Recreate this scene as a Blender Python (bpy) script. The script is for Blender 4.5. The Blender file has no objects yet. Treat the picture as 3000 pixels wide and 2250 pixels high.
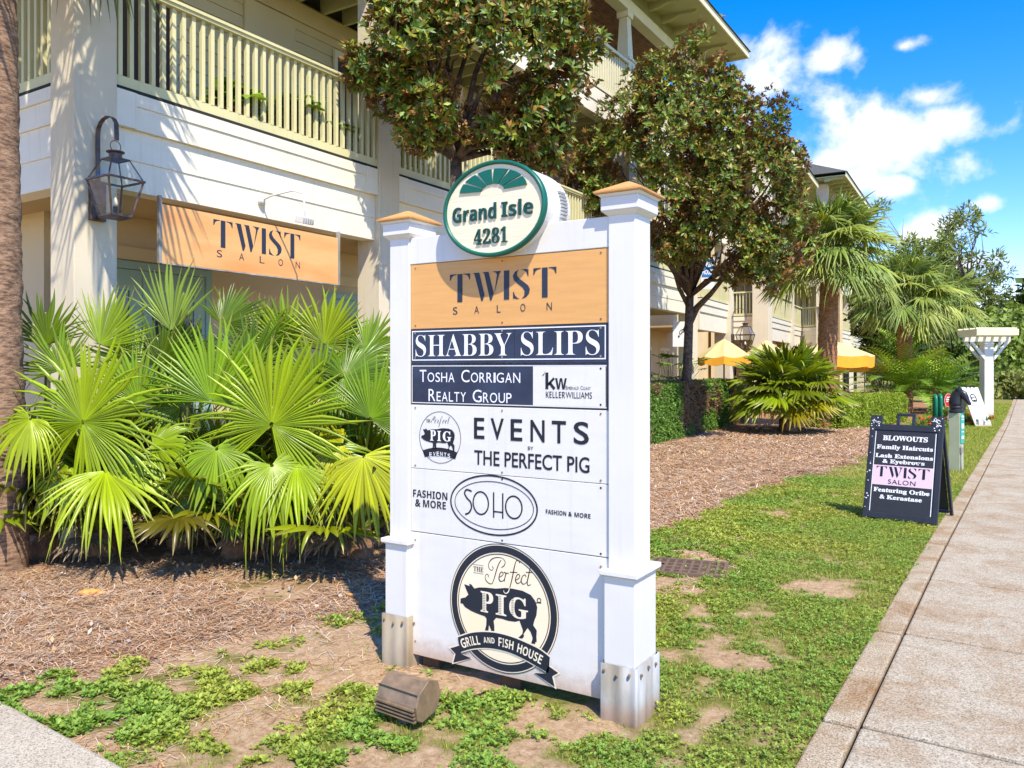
import bpy, math, random
import numpy as np
from mathutils import Vector, Matrix

# ------------------------------------------------------------------ camera, sky, sun
SC = bpy.context.scene
COL = SC.collection
CAM_H = 1.65
YAW = math.radians(32.05)
cam = bpy.data.cameras.new("camera")
cam.sensor_width = 36.0
cam.lens = 28.17
cam.shift_y = -0.0147
cam.clip_start = 0.05
cam.clip_end = 3000
camo = bpy.data.objects.new("camera", cam)
camo.location = (0, 0, CAM_H)
camo.rotation_euler = (math.radians(90), 0, YAW)
COL.objects.link(camo)
SC.camera = camo
SC.view_settings.view_transform = 'Standard'
SC.view_settings.look = 'None'
SC.view_settings.gamma = 1.0
SC.view_settings.use_curve_mapping = False
SC.view_settings.exposure = 1.12
SC.cycles.max_bounces = 8
SC.cycles.transparent_max_bounces = 12
SC.cycles.use_denoising = True

CY, SY = math.cos(YAW), math.sin(YAW)
FPX, CPX, HPX = 1731.0, 1106.0, 797.0


def at(x, y, d):
    """point seen at (x, y) of the 2212 px wide photograph, d metres deep"""
    r, u = (x - CPX) / FPX * d, (HPX - y) / FPX * d
    return Vector((-SY * d + CY * r, CY * d + SY * r, CAM_H + u))


def ground_at(x, y, z=0.0):
    d = (CAM_H - z) * FPX / (y - HPX)
    return at(x, y, d)


SUN_EL, SUN_AZ = math.radians(53.5), math.atan2(0.8, -0.6)     # azimuth from +Y towards +X
sun_vec = Vector((math.sin(SUN_AZ) * math.cos(SUN_EL), math.cos(SUN_AZ) * math.cos(SUN_EL), math.sin(SUN_EL)))
sl = bpy.data.lights.new("sun", 'SUN')
sl.energy = 3.3
sl.angle = math.radians(0.5)
sl.color = (1.0, 0.91, 0.76)
so = bpy.data.objects.new("sun", sl)
so.rotation_euler = sun_vec.to_track_quat('Z', 'Y').to_euler()
so.location = (20, -15, 40)
COL.objects.link(so)

W = bpy.data.worlds.new("World")
SC.world = W
W.use_nodes = True
wn, wl = W.node_tree.nodes, W.node_tree.links
wn.clear()


def wmath(op, a, b=None, c=None, clamp=False):
    n = wn.new('ShaderNodeMath')
    n.operation = op
    n.use_clamp = clamp
    for i, v in enumerate((a, b, c)):
        if v is None:
            continue
        if isinstance(v, (int, float)):
            n.inputs[i].default_value = v
        else:
            wl.new(v, n.inputs[i])
    return n.outputs[0]


sky = wn.new('ShaderNodeTexSky')
sky.sky_type = 'NISHITA'
sky.sun_disc = False
sky.sun_elevation = SUN_EL
sky.sun_rotation = SUN_AZ
sky.air_density = 1.0
sky.dust_density = 0.15
sky.ozone_density = 2.5
hsv = wn.new('ShaderNodeHueSaturation')
hsv.inputs['Saturation'].default_value = 1.5
hsv.inputs['Value'].default_value = 1.0
tint = wn.new('ShaderNodeMixRGB')
tint.blend_type = 'MULTIPLY'
tint.inputs['Fac'].default_value = 1.0
tint.inputs['Color2'].default_value = (0.99, 0.89, 0.98, 1)
wl.new(sky.outputs[0], tint.inputs['Color1'])
wl.new(tint.outputs[0], hsv.inputs['Color'])
tc = wn.new('ShaderNodeTexCoord')
DIR = tc.outputs['Generated']


def wdot(v):
    n = wn.new('ShaderNodeVectorMath')
    n.operation = 'DOT_PRODUCT'
    wl.new(DIR, n.inputs[0])
    n.inputs[1].default_value = v
    return n.outputs['Value']


def cloud_blob(x, y, rx, ry):
    """soft ellipse in the sky centred on a compass direction; radii in radians"""
    c = (at(x, y, 1.0) - Vector((0, 0, CAM_H))).normalized()
    r = c.cross(Vector((0, 0, 1))).normalized()
    u = r.cross(c).normalized()
    a, b, f = wdot(tuple(r / (rx / FPX))), wdot(tuple(u / (ry / FPX))), wdot(tuple(c))
    e = wmath('SQRT', wmath('ADD', wmath('MULTIPLY', a, a), wmath('MULTIPLY', b, b)))
    return wmath('MULTIPLY', wmath('SUBTRACT', 1.0, e), wmath('GREATER_THAN', f, 0.0))


dens = None
for x, y, rx, ry in [(1640, 150, 120, 110), (1850, 285, 190, 135), (2000, 290, 160, 90), (1800, 125, 85, 60), (1955, 98, 62, 24),
                     (1780, 350, 150, 80), (2075, 345, 70, 45), (2010, 205, 110, 40), (1930, 400, 50, 30), (2135, 440, 42, 26),
                     (2010, 500, 80, 40), (2090, 570, 90, 30), (2195, 650, 90, 40), (1500, 330, 200, 160), (2025, 262, 75, 60),
                     (700, -700, 500, 200), (3300, 150, 500, 200), (-1500, 100, 600, 200)]:
    b = cloud_blob(x, y, rx, ry)
    dens = b if dens is None else wmath('MAXIMUM', dens, b)
nz = wn.new('ShaderNodeTexNoise')
nz.inputs['Scale'].default_value = 9.0
nz.inputs['Detail'].default_value = 9.0
nz.inputs['Roughness'].default_value = 0.62
nz.inputs['Distortion'].default_value = 0.35
wl.new(DIR, nz.inputs['Vector'])
nz2 = wn.new('ShaderNodeTexNoise')
nz2.inputs['Scale'].default_value = 30.0
nz2.inputs['Detail'].default_value = 6.0
wl.new(DIR, nz2.inputs['Vector'])
nsum = wmath('ADD', wmath('MULTIPLY', wmath('SUBTRACT', nz.outputs['Fac'], 0.5), 2.6), wmath('MULTIPLY', wmath('SUBTRACT', nz2.outputs['Fac'], 0.5), 1.3))
dd = wmath('ADD', wmath('MAXIMUM', dens, -1.2), nsum)
mr = wn.new('ShaderNodeMapRange')
mr.interpolation_type = 'SMOOTHSTEP'
mr.inputs['From Min'].default_value = 0.10
mr.inputs['From Max'].default_value = 0.95
wl.new(dd, mr.inputs['Value'])
mixc = wn.new('ShaderNodeMixRGB')
mixc.inputs['Color2'].default_value = (3.9, 3.95, 4.05, 1)
wl.new(mr.outputs[0], mixc.inputs['Fac'])
wl.new(hsv.outputs[0], mixc.inputs['Color1'])
bg = wn.new('ShaderNodeBackground')
bg.inputs['Strength'].default_value = 0.15
wl.new(mixc.outputs[0], bg.inputs['Color'])
wo = wn.new('ShaderNodeOutputWorld')
wl.new(bg.outputs[0], wo.inputs['Surface'])

# ------------------------------------------------------------------ helpers
RNG = np.random.default_rng(7)
random.seed(11)
Z = Vector((0, 0, 1))


def lin(r, g, b, k=1.0):
    f = lambda v: (v / 255 / 12.92 if v <= 10 else ((v / 255 + 0.055) / 1.055) ** 2.4) * k
    return (f(r), f(g), f(b), 1)


def new_mat(name):
    m = bpy.data.materials.new(name)
    m.use_nodes = True
    n = m.node_tree.nodes
    return m, n, m.node_tree.links, n['Principled BSDF']


def mat(name, col, rough=0.6, var=0.12, scale=6.0, bump=0.0, bscale=60.0, metal=0.0, spec=0.4, col2=None, detail=5.0, stretch=None, lo=0.35, hi=0.7):
    """procedural paint / stucco / wood: noise between two tones, fine bump"""
    m, n, l, p = new_mat(name)
    p.inputs['Roughness'].default_value = rough
    p.inputs['Metallic'].default_value = metal
    p.inputs['Specular IOR Level'].default_value = spec
    t = n.new('ShaderNodeTexCoord')
    vec = t.outputs['Object']
    if stretch:
        mp = n.new('ShaderNodeMapping')
        mp.inputs['Scale'].default_value = stretch
        l.new(vec, mp.inputs['Vector'])
        vec = mp.outputs[0]
    nt = n.new('ShaderNodeTexNoise')
    nt.inputs['Scale'].default_value = scale
    nt.inputs['Detail'].default_value = detail
    l.new(vec, nt.inputs['Vector'])
    cr = n.new('ShaderNodeValToRGB')
    c2 = col2 or tuple(v * (1 - var) for v in col[:3]) + (1,)
    cr.color_ramp.elements[0].color = c2
    cr.color_ramp.elements[1].color = col
    cr.color_ramp.elements[0].position = lo
    cr.color_ramp.elements[1].position = hi
    l.new(nt.outputs['Fac'], cr.inputs['Fac'])
    l.new(cr.outputs['Color'], p.inputs['Base Color'])
    if bump:
        nb = n.new('ShaderNodeTexNoise')
        nb.inputs['Scale'].default_value = bscale
        nb.inputs['Detail'].default_value = 4
        l.new(vec, nb.inputs['Vector'])
        bp = n.new('ShaderNodeBump')
        bp.inputs['Strength'].default_value = bump
        bp.inputs['Distance'].default_value = 0.01
        l.new(nb.outputs['Fac'], bp.inputs['Height'])
        l.new(bp.outputs[0], p.inputs['Normal'])
    return m


def weathered(m, top=.20, col=(176, 140, 108), amount=.7, streak=.16):
    """mud splashed up from the soil and faint rain streaks on painted boards"""
    n, l, p = m.node_tree.nodes, m.node_tree.links, m.node_tree.nodes['Principled BSDF']
    src = p.inputs['Base Color'].links[0].from_socket
    t = n.new('ShaderNodeTexCoord')
    sp = n.new('ShaderNodeSeparateXYZ')
    l.new(t.outputs['Object'], sp.inputs[0])
    mr = n.new('ShaderNodeMapRange')
    mr.inputs['From Min'].default_value = top
    mr.inputs['From Max'].default_value = 0.0
    l.new(sp.outputs['Z'], mr.inputs['Value'])
    nz_ = n.new('ShaderNodeTexNoise')
    nz_.inputs['Scale'].default_value = 22
    nz_.inputs['Detail'].default_value = 8
    nz_.inputs['Roughness'].default_value = .75
    l.new(t.outputs['Object'], nz_.inputs['Vector'])
    mu = n.new('ShaderNodeMath')
    mu.operation = 'MULTIPLY_ADD'
    mu.inputs[1].default_value = 1.0
    l.new(mr.outputs[0], mu.inputs[0])
    l.new(nz_.outputs['Fac'], mu.inputs[2])
    r2 = n.new('ShaderNodeMapRange')
    r2.inputs['From Min'].default_value = .62
    r2.inputs['From Max'].default_value = 1.35
    r2.inputs['To Max'].default_value = amount
    l.new(mu.outputs[0], r2.inputs['Value'])
    mp = n.new('ShaderNodeMapping')
    mp.inputs['Scale'].default_value = (26, 26, 1.1)
    l.new(t.outputs['Object'], mp.inputs['Vector'])
    ns = n.new('ShaderNodeTexNoise')
    ns.inputs['Scale'].default_value = 1.0
    ns.inputs['Detail'].default_value = 6
    l.new(mp.outputs[0], ns.inputs['Vector'])
    r3 = n.new('ShaderNodeMapRange')
    r3.inputs['From Min'].default_value = .56
    r3.inputs['From Max'].default_value = .80
    r3.inputs['To Max'].default_value = streak
    l.new(ns.outputs['Fac'], r3.inputs['Value'])
    m1 = n.new('ShaderNodeMixRGB')
    m1.inputs['Color2'].default_value = lin(150, 140, 122)
    l.new(r3.outputs[0], m1.inputs['Fac'])
    l.new(src, m1.inputs['Color1'])
    m2 = n.new('ShaderNodeMixRGB')
    m2.inputs['Color2'].default_value = lin(*col)
    l.new(r2.outputs[0], m2.inputs['Fac'])
    l.new(m1.outputs[0], m2.inputs['Color1'])
    l.new(m2.outputs[0], p.inputs['Base Color'])


def leaf_mat(name, back=None, rough=0.4, trans=0.3, spec=0.5, gain=(1, 1, 1)):
    """leaf colour from the 'col' attribute; optional other colour on the underside; light shines through"""
    m, n, l, p = new_mat(name)
    a = n.new('ShaderNodeAttribute')
    a.attribute_name = 'col'
    c = a.outputs['Color']
    if back:
        g = n.new('ShaderNodeNewGeometry')
        mx = n.new('ShaderNodeMixRGB')
        l.new(g.outputs['Backfacing'], mx.inputs['Fac'])
        l.new(c, mx.inputs['Color1'])
        mx.inputs['Color2'].default_value = back
        c = mx.outputs['Color']
    l.new(c, p.inputs['Base Color'])
    p.inputs['Roughness'].default_value = rough
    p.inputs['Specular IOR Level'].default_value = spec
    if trans > 0:
        tr = n.new('ShaderNodeBsdfTranslucent')
        gm = n.new('ShaderNodeMixRGB')
        gm.blend_type = 'MULTIPLY'
        gm.inputs['Fac'].default_value = 1
        gm.inputs['Color2'].default_value = (1.3, 1.2, 0.5, 1)
        l.new(c, gm.inputs['Color1'])
        l.new(gm.outputs[0], tr.inputs['Color'])
        ms = n.new('ShaderNodeMixShader')
        ms.inputs['Fac'].default_value = trans
        l.new(p.outputs[0], ms.inputs[1])
        l.new(tr.outputs[0], ms.inputs[2])
        l.new(ms.outputs[0], n['Material Output'].inputs['Surface'])
    return m


def attr_mat(name, rough=0.8, spec=0.2):
    return leaf_mat(name, None, rough, 0, spec)


def tag(o, label=None, cat=None, group=None, kind=None):
    if label: o['label'] = label
    if cat: o['category'] = cat
    if group: o['group'] = group
    if kind: o['kind'] = kind
    return o


def thing(name, label, cat, loc=(0, 0, 0), group=None):
    o = bpy.data.objects.new(name, None)
    o.empty_display_size = 0.2
    o.location = loc
    COL.objects.link(o)
    return tag(o, label, cat, group)


def link(name, me, m=None, parent=None, smooth=False):
    o = bpy.data.objects.new(name, me)
    COL.objects.link(o)
    if m and not len(me.materials):
        me.materials.append(m)
    if parent:
        o.parent = parent
        o.matrix_parent_inverse = Matrix.Translation(-parent.location) if parent.type == 'EMPTY' else Matrix()
    if smooth:
        me.shade_smooth()
    return o


def np_mesh(name, V, F, m, parent=None, col=None, smooth=False):
    """V (n,3); F (k,3|4) or list of such arrays; col (n,3) point colour"""
    V = np.asarray(V, dtype=np.float32)
    Fs = F if isinstance(F, list) else [F]
    me = bpy.data.meshes.new(name)
    me.vertices.add(len(V))
    me.vertices.foreach_set('co', V.ravel())
    idx = np.concatenate([np.asarray(f, dtype=np.int32).ravel() for f in Fs])
    tot = np.concatenate([np.full(len(f), np.asarray(f).shape[1], dtype=np.int32) for f in Fs])
    me.loops.add(len(idx))
    me.loops.foreach_set('vertex_index', idx)
    me.polygons.add(len(tot))
    me.polygons.foreach_set('loop_start', np.concatenate([[0], np.cumsum(tot)[:-1]]).astype(np.int32))
    me.polygons.foreach_set('loop_total', tot)
    if col is not None:
        a = me.color_attributes.new('col', 'FLOAT_COLOR', 'POINT')
        c4 = np.ones((len(V), 4), dtype=np.float32)
        c4[:, :3] = col
        a.data.foreach_set('color', c4.ravel())
    me.update(calc_edges=True)
    me.validate()
    return link(name, me, m, parent, smooth)


class MB:
    """collects boxes, prisms and tubes in a local frame (along, outward, up); build() links ONE mesh"""

    def __init__(s, P=(0, 0), u=(1, 0), n=(0, 1)):
        s.v, s.f, s.fm = [], [], []
        s.P, s.u, s.n = Vector((P[0], P[1], 0)), Vector((u[0], u[1], 0)), Vector((n[0], n[1], 0))

    def w(s, a, o, z):
        return s.P + s.u * a + s.n * o + Z * z

    def hull8(s, pts):
        i = len(s.v)
        s.v += [Vector(p) for p in pts]
        s.f += [[i + k for k in q] for q in ((0, 3, 2, 1), (4, 5, 6, 7), (0, 1, 5, 4), (1, 2, 6, 5), (2, 3, 7, 6), (3, 0, 4, 7))]

    def box(s, a0, a1, o0, o1, z0, z1):
        s.hull8([s.w(a0, o0, z0), s.w(a1, o0, z0), s.w(a1, o1, z0), s.w(a0, o1, z0), s.w(a0, o0, z1), s.w(a1, o0, z1), s.w(a1, o1, z1), s.w(a0, o1, z1)])
        return s

    def taper(s, a, o, h0, z0, h1, z1):
        s.hull8([s.w(a + i * h, o + j * h, z) for h, z in ((h0, z0), (h1, z1)) for i, j in ((-1, -1), (1, -1), (1, 1), (-1, 1))])
        return s

    def bar(s, p, q, w, h=None, up=Z):
        p, q = Vector(p), Vector(q)
        h = h or w
        d = (q - p).normalized()
        if abs(d.dot(up)) > 0.99: up = Vector((0, 1, 0))
        x = d.cross(up).normalized() * w / 2
        y = x.cross(d).normalized() * h / 2
        s.hull8([p - x - y, p + x - y, p + x + y, p - x + y, q - x - y, q + x - y, q + x + y, q - x + y])
        return s

    def prism(s, poly, d):
        """closed polygon of 3-D points pushed along d"""
        i, k = len(s.v), len(poly)
        s.v += [Vector(p) for p in poly] + [Vector(p) + Vector(d) for p in poly]
        s.f += [[i + j for j in reversed(range(k))], [i + k + j for j in range(k)]]
        s.f += [[i + j, i + (j + 1) % k, i + k + (j + 1) % k, i + k + j] for j in range(k)]
        return s

    def tube(s, pts, r, n=8, cap=True):
        pts = [Vector(p) for p in pts]
        rs = r if isinstance(r, (list, tuple)) else [r] * len(pts)
        i0 = len(s.v)
        t0 = (pts[1] - pts[0]).normalized()
        ref = Vector((1, 0, 0)) if abs(t0.x) < 0.8 else Vector((0, 1, 0))
        x = t0.cross(ref).normalized()
        for k, p in enumerate(pts):
            t = (pts[min(k + 1, len(pts) - 1)] - pts[max(k - 1, 0)]).normalized()
            x = (x - t * x.dot(t)).normalized()
            y = t.cross(x)
            s.v += [p + (x * math.cos(2 * math.pi * j / n) + y * math.sin(2 * math.pi * j / n)) * rs[k] for j in range(n)]
        for k in range(len(pts) - 1):
            a, b = i0 + k * n, i0 + (k + 1) * n
            s.f += [[a + j, a + (j + 1) % n, b + (j + 1) % n, b + j] for j in range(n)]
        if cap:
            s.f += [[i0 + j for j in reversed(range(n))], [i0 + (len(pts) - 1) * n + j for j in range(n)]]
        return s

    def lathe(s, c, prof, n=16, sx=1.0, sy=1.0):
        i0 = len(s.v)
        c = Vector(c)
        for r, z in prof:
            s.v += [c + Vector((r * sx * math.cos(2 * math.pi * j / n), r * sy * math.sin(2 * math.pi * j / n), z)) for j in range(n)]
        for k in range(len(prof) - 1):
            a, b = i0 + k * n, i0 + (k + 1) * n
            s.f += [[a + j, a + (j + 1) % n, b + (j + 1) % n, b + j] for j in range(n)]
        s.f += [[i0 + j for j in reversed(range(n))], [i0 + (len(prof) - 1) * n + j for j in range(n)]]
        return s

    def face(s, pts):
        i = len(s.v)
        s.v += [Vector(p) for p in pts]
        s.f.append(list(range(i, i + len(pts))))
        return s

    def build(s, name, m, parent=None, smooth=False, bevel=0.0):
        me = bpy.data.meshes.new(name)
        me.from_pydata([tuple(v) for v in s.v], [], s.f)
        me.update()
        o = link(name, me, m, parent, smooth)
        if bevel:
            b = o.modifiers.new('bevel', 'BEVEL')
            b.width = bevel
            b.segments = 2
            b.limit_method = 'ANGLE'
        return o


def vnoise(x, y, seed=0):
    """smooth 2-D value noise, -1..1"""
    xi, yi = np.floor(x).astype(np.int64), np.floor(y).astype(np.int64)
    fx, fy = x - xi, y - yi
    fx, fy = fx * fx * (3 - 2 * fx), fy * fy * (3 - 2 * fy)

    def h(i, j):
        n = (i * 374761393 + j * 668265263 + seed * 1442695041) & 0x7fffffff
        n = ((n ^ (n >> 13)) * 1274126177) & 0x7fffffff
        return ((n ^ (n >> 16)) & 0xffff) / 32767.5 - 1
    return (h(xi, yi) * (1 - fx) + h(xi + 1, yi) * fx) * (1 - fy) + (h(xi, yi + 1) * (1 - fx) + h(xi + 1, yi + 1) * fx) * fy


def fbm(x, y, seed=0, o=4):
    return sum(vnoise(x * 2 ** k, y * 2 ** k, seed + k) * 0.5 ** k for k in range(o))


# ------------------------------------------------------------------ materials
M = {}
M['stucco'] = mat('stucco', lin(222, 210, 182), 0.9, 0.10, 1.2, 0.35, 260, spec=0.15)
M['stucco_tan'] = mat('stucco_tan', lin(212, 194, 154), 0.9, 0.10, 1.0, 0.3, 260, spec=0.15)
M['rail'] = mat('rail_green', lin(220, 213, 160), 0.55, 0.10, 3, 0.05, 90)
M['cream'] = mat('cream_paint', lin(230, 222, 182), 0.6, 0.08, 2.5, 0.05, 90)
M['white_board'] = mat('white_board', lin(238, 230, 206), 0.55, 0.07, 1.6, 0.06, 60, stretch=(1, 1, 3))
M['sign_white'] = mat('sign_white', lin(222, 220, 214), 0.38, 0.06, 3, 0.03, 50)
M['panel_white'] = mat('panel_white', lin(222, 220, 214), 0.35, 0.05, 4, 0.05, 40, stretch=(1, 1, 4))
M['dark_gap'] = mat('dark_gap', (0.03, 0.03, 0.025, 1), 0.9)
M['orange_cap'] = mat('orange_cap', lin(222, 164, 96), 0.5, 0.2, 8, 0.1, 40, stretch=(1, 6, 6))
M['orange_panel'] = mat('orange_panel', lin(224, 168, 100), 0.42, 0.10, 5, 0.12, 60, stretch=(1, 1, 12))
M['navy'] = mat('navy_panel', lin(28, 38, 62), 0.33, 0.1, 7, 0.06, 40, col2=lin(42, 56, 82), spec=0.5)
M['ink'] = mat('ink', lin(30, 32, 42), 0.5, 0.2, 8)
M['navy_ink'] = mat('navy_ink', lin(44, 54, 72), 0.5, 0.15, 8)
M['white_ink'] = mat('white_ink', lin(238, 238, 240), 0.45, 0.05)
M['cream_ink'] = mat('cream_ink', lin(238, 226, 200), 0.5, 0.06)
M['badge'] = mat('badge_navy', lin(32, 38, 50), 0.5, 0.1, 95, col2=lin(32, 38, 50))
M['tan_ink'] = mat('tan_ink', lin(246, 222, 178), 0.5, 0.1, 3, col2=lin(238, 228, 208), lo=0.2, hi=0.8)
M['plaque'] = mat('plaque_cream', lin(243, 229, 196), 0.5, 0.10, 3, 0.25, 9, stretch=(0.6, 1, 9))
M['green_rim'] = mat('green_rim', lin(20, 100, 82), 0.35, 0.12, 9)
M['green_ink'] = mat('green_ink', lin(16, 72, 62), 0.4, 0.12, 9)
M['galv'] = mat('galvanised', lin(182, 186, 186), 0.62, 0.35, 6, 0.1, 120, metal=0.12, col2=lin(132, 126, 112), stretch=(1, 1, 0.3))
M['wood_stake'] = mat('wood_stake', lin(110, 84, 60), 0.9, 0.3, 20)
M['copper'] = mat('aged_copper', lin(122, 98, 86), 0.45, 0.35, 16, 0.15, 80, metal=0.5, col2=lin(80, 70, 66))
M['teal'] = mat('teal_paint', lin(150, 182, 164), 0.45, 0.06, 3)
M['bronze'] = mat('bronze_metal', lin(160, 134, 106), 0.5, 0.2, 14, 0.1, 150, metal=0.35, col2=lin(122, 104, 84))
M['black_metal'] = mat('black_metal', lin(40, 42, 48), 0.35, 0.2, 10, metal=0.2, spec=0.6)
M['aframe'] = mat('aframe_black', lin(46, 50, 60), 0.5, 0.2, 12, 0.1, 50)
M['aframe_face'] = mat('aframe_face', lin(52, 52, 56), 0.45, 0.12, 30)
M['pink'] = mat('pink_band', lin(226, 196, 212), 0.5, 0.04, 3)
M['brick'] = mat('brick_low', lin(150, 96, 74), 0.9, 0.3, 18, 0.3, 60)
M['bark'] = mat('magnolia_bark', lin(118, 104, 92), 0.9, 0.4, 14, 0.6, 40, col2=lin(70, 60, 54))
M['bark_pine'] = mat('pine_bark', lin(128, 112, 96), 0.9, 0.4, 8, 0.5, 30)
M['palm_bark'] = mat('palm_bark', lin(164, 132, 104), 0.95, 0.45, 16, 0.9, 60, col2=lin(98, 74, 58), stretch=(1, 1, 3.2), lo=0.34, hi=0.62, detail=9)
M['palm_bark_tan'] = mat('palm_bark_tan', lin(178, 128, 88), 0.95, 0.45, 14, 0.9, 60, col2=lin(108, 72, 52), stretch=(1, 1, 3.2), lo=0.34, hi=0.62, detail=9)
M['boot'] = mat('palm_boot', lin(150, 112, 82), 0.9, 0.5, 12, 0.4, 60)
M['soffit'] = mat('soffit_green', lin(184, 182, 134), 0.8, 0.1, 3)
M['roof'] = mat('roof_shingle', lin(92, 92, 86), 0.9, 0.35, 14, 0.6, 40)
M['yellow_cloth'] = mat('umbrella_cream', lin(240, 226, 160), 0.8, 0.08, 5)
M['green_tube'] = mat('green_tube', lin(20, 120, 92), 0.35, 0.1)
M['red_sign'] = mat('red_sign', lin(205, 60, 40), 0.4, 0.1)
M['concrete_iron'] = mat('grate_iron', lin(120, 98, 84), 0.85, 0.3, 20, 0.3, 80)
M['flood_lens'] = mat('dark_lens', lin(30, 30, 32), 0.2)

for k_ in ('sign_white', 'panel_white'):
    weathered(M[k_])
weathered(M['galv'], .09, (150, 118, 92), .6, .35)
for k_ in ('white_board', 'rail', 'cream', 'stucco'):
    weathered(M[k_], .5, (170, 150, 124), .4, .22)

# ------------------------------------------------------------------ ground
BED = [(-4.33, 1.0), (-4.33, 2.0), (-4.36, 2.55), (-4.25, 2.9), (-4.2, 3.3), (-4.1, 3.55), (-4.0, 3.8), (-3.88, 4.0), (-3.75, 4.5), (-3.4, 5.5),
       (-3.2, 6.5), (-3.0, 7.6), (-2.85, 8.5), (-2.9, 9.3), (-2.87, 11.0), (-2.7, 12.5), (-2.34, 15.1), (-2.35, 18), (-2.6, 22), (-2.75, 29),
       (-2.6, 36), (-2.4, 45), (-40, 45), (-40, 1.0)]


def signed_dist(x, y, poly):
    d2 = np.full(x.shape, 1e9)
    ins = np.zeros(x.shape, bool)
    n = len(poly)
    for i in range(n):
        (x0, y0), (x1, y1) = poly[i], poly[(i + 1) % n]
        ex, ey = x1 - x0, y1 - y0
        t = np.clip(((x - x0) * ex + (y - y0) * ey) / (ex * ex + ey * ey), 0, 1)
        d2 = np.minimum(d2, (x - x0 - t * ex) ** 2 + (y - y0 - t * ey) ** 2)
        if y0 != y1:
            c = ((y0 > y) != (y1 > y)) & (x < ex * (y - y0) / (y1 - y0) + x0)
            ins ^= c
    return np.where(ins, 1, -1) * np.sqrt(d2)


def walk_left(y):
    return np.interp(y, [-5, 3.4, 7.9, 14.8, 28.4, 40, 60], [-0.78, -0.77, -0.71, -0.56, -0.29, -0.16, 0.1])


def bed_mask(x, y):
    return signed_dist(x, y, BED) + 0.16 * fbm(x * 1.7, y * 1.7, 3) + 0.05 * fbm(x * 9, y * 9, 5)


def green_mask(x, y):
    """how green the open soil is: patchy close to the sign, a closed lawn farther along the path"""
    p = (.75 * fbm(x * 1.7, y * 1.7, 21, 3) + 0.75 * fbm(x * 6.5, y * 6.5, 31, 3)) * np.interp(x, [-2, -1.4], [1, .72])
    near = np.interp(y, [1.5, 4.5, 6.5, 9, 12], [0.10, 0.20, 0.46, 0.82, 1.05])
    left = np.interp(x, [-4, -3, -1.8, -1.2], [-0.02, -0.06, 0.14, 0.34])
    sandy = -0.5 * np.exp(-(((x + 1.35) / 0.28) ** 2 + ((y - 4.6) / 0.4) ** 2)) - 0.5 * np.exp(-(((x + 1.2) / 0.3) ** 2 + ((y - 6.3) / 0.25) ** 2))
    sign_foot = -0.30 * np.exp(-(((x + 2.15) / 0.8) ** 2 + ((y - 3.2) / 0.38) ** 2))
    strip = .30 * np.exp(-((signed_dist(x, y, BED) + .42) / .22) ** 2) * (y < 5)
    return p + near + left + sandy + sign_foot + strip


def ground_z(x, y):
    b = np.clip(bed_mask(x, y) * 5 + 0.5, 0, 1)
    near = np.exp(-((y - 5) / 9) ** 2)
    return (0.012 * fbm(x * 2, y * 2, 8) + 0.006 * fbm(x * 13, y * 13, 9, 2)) * near + 0.025 * b - 0.02


def graded(stops):
    out = [np.arange(a, b, s) for a, b, s in stops]
    return np.concatenate(out + [[stops[-1][1]]])


gx = graded([(-900, -60, 60), (-60, -12, 4), (-12, -6.5, 0.25), (-6.5, 0.2, 0.04), (0.2, 4, 0.3), (4, 40, 4), (40, 900, 60)])
gy = graded([(-300, -20, 40), (-20, 1.4, 1.0), (1.4, 8.5, 0.04), (8.5, 16, 0.12), (16, 46, 0.5), (46, 120, 6), (120, 1500, 90)])
GX, GY = np.meshgrid(gx, gy)
gz = ground_z(GX, GY)
gz = np.where((GX > walk_left(GY) + 0.02) & (GX < 1.5) & (GY < 60), -0.12, gz)
gz = np.where((GY < 1.93) & (GX > -14), -0.1, gz)
nxg, nyg = len(gx), len(gy)
gi = np.arange(nxg * nyg).reshape(nyg, nxg)
gf = np.stack([gi[:-1, :-1], gi[:-1, 1:], gi[1:, 1:], gi[1:, :-1]], -1).reshape(-1, 4)
def bare(x, y):
    """thin spots in the straw where pale sand shows"""
    return sum(k * np.exp(-(((x - a) / r) ** 2 + ((y - b_) / q) ** 2)) for a, b_, r, q, k in ((-5.0, 4.35, .55, .28, .9), (-4.6, 4.05, .4, .16, .7), (-5.6, 4.9, .5, .2, .4))) * (1 + .8 * fbm(x * 4, y * 4, 12, 3))


gcol = np.stack([np.clip(np.clip(bed_mask(GX, GY) * 9 + 0.5, 0, 1) - .75 * bare(GX, GY), 0, 1), np.clip(green_mask(GX, GY) * 2.2 + 0.1, 0, 1),
                 np.interp(GY, [0, 9, 14], [0, 0.2, 1]) * np.ones_like(GX)], -1).reshape(-1, 3)


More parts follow.
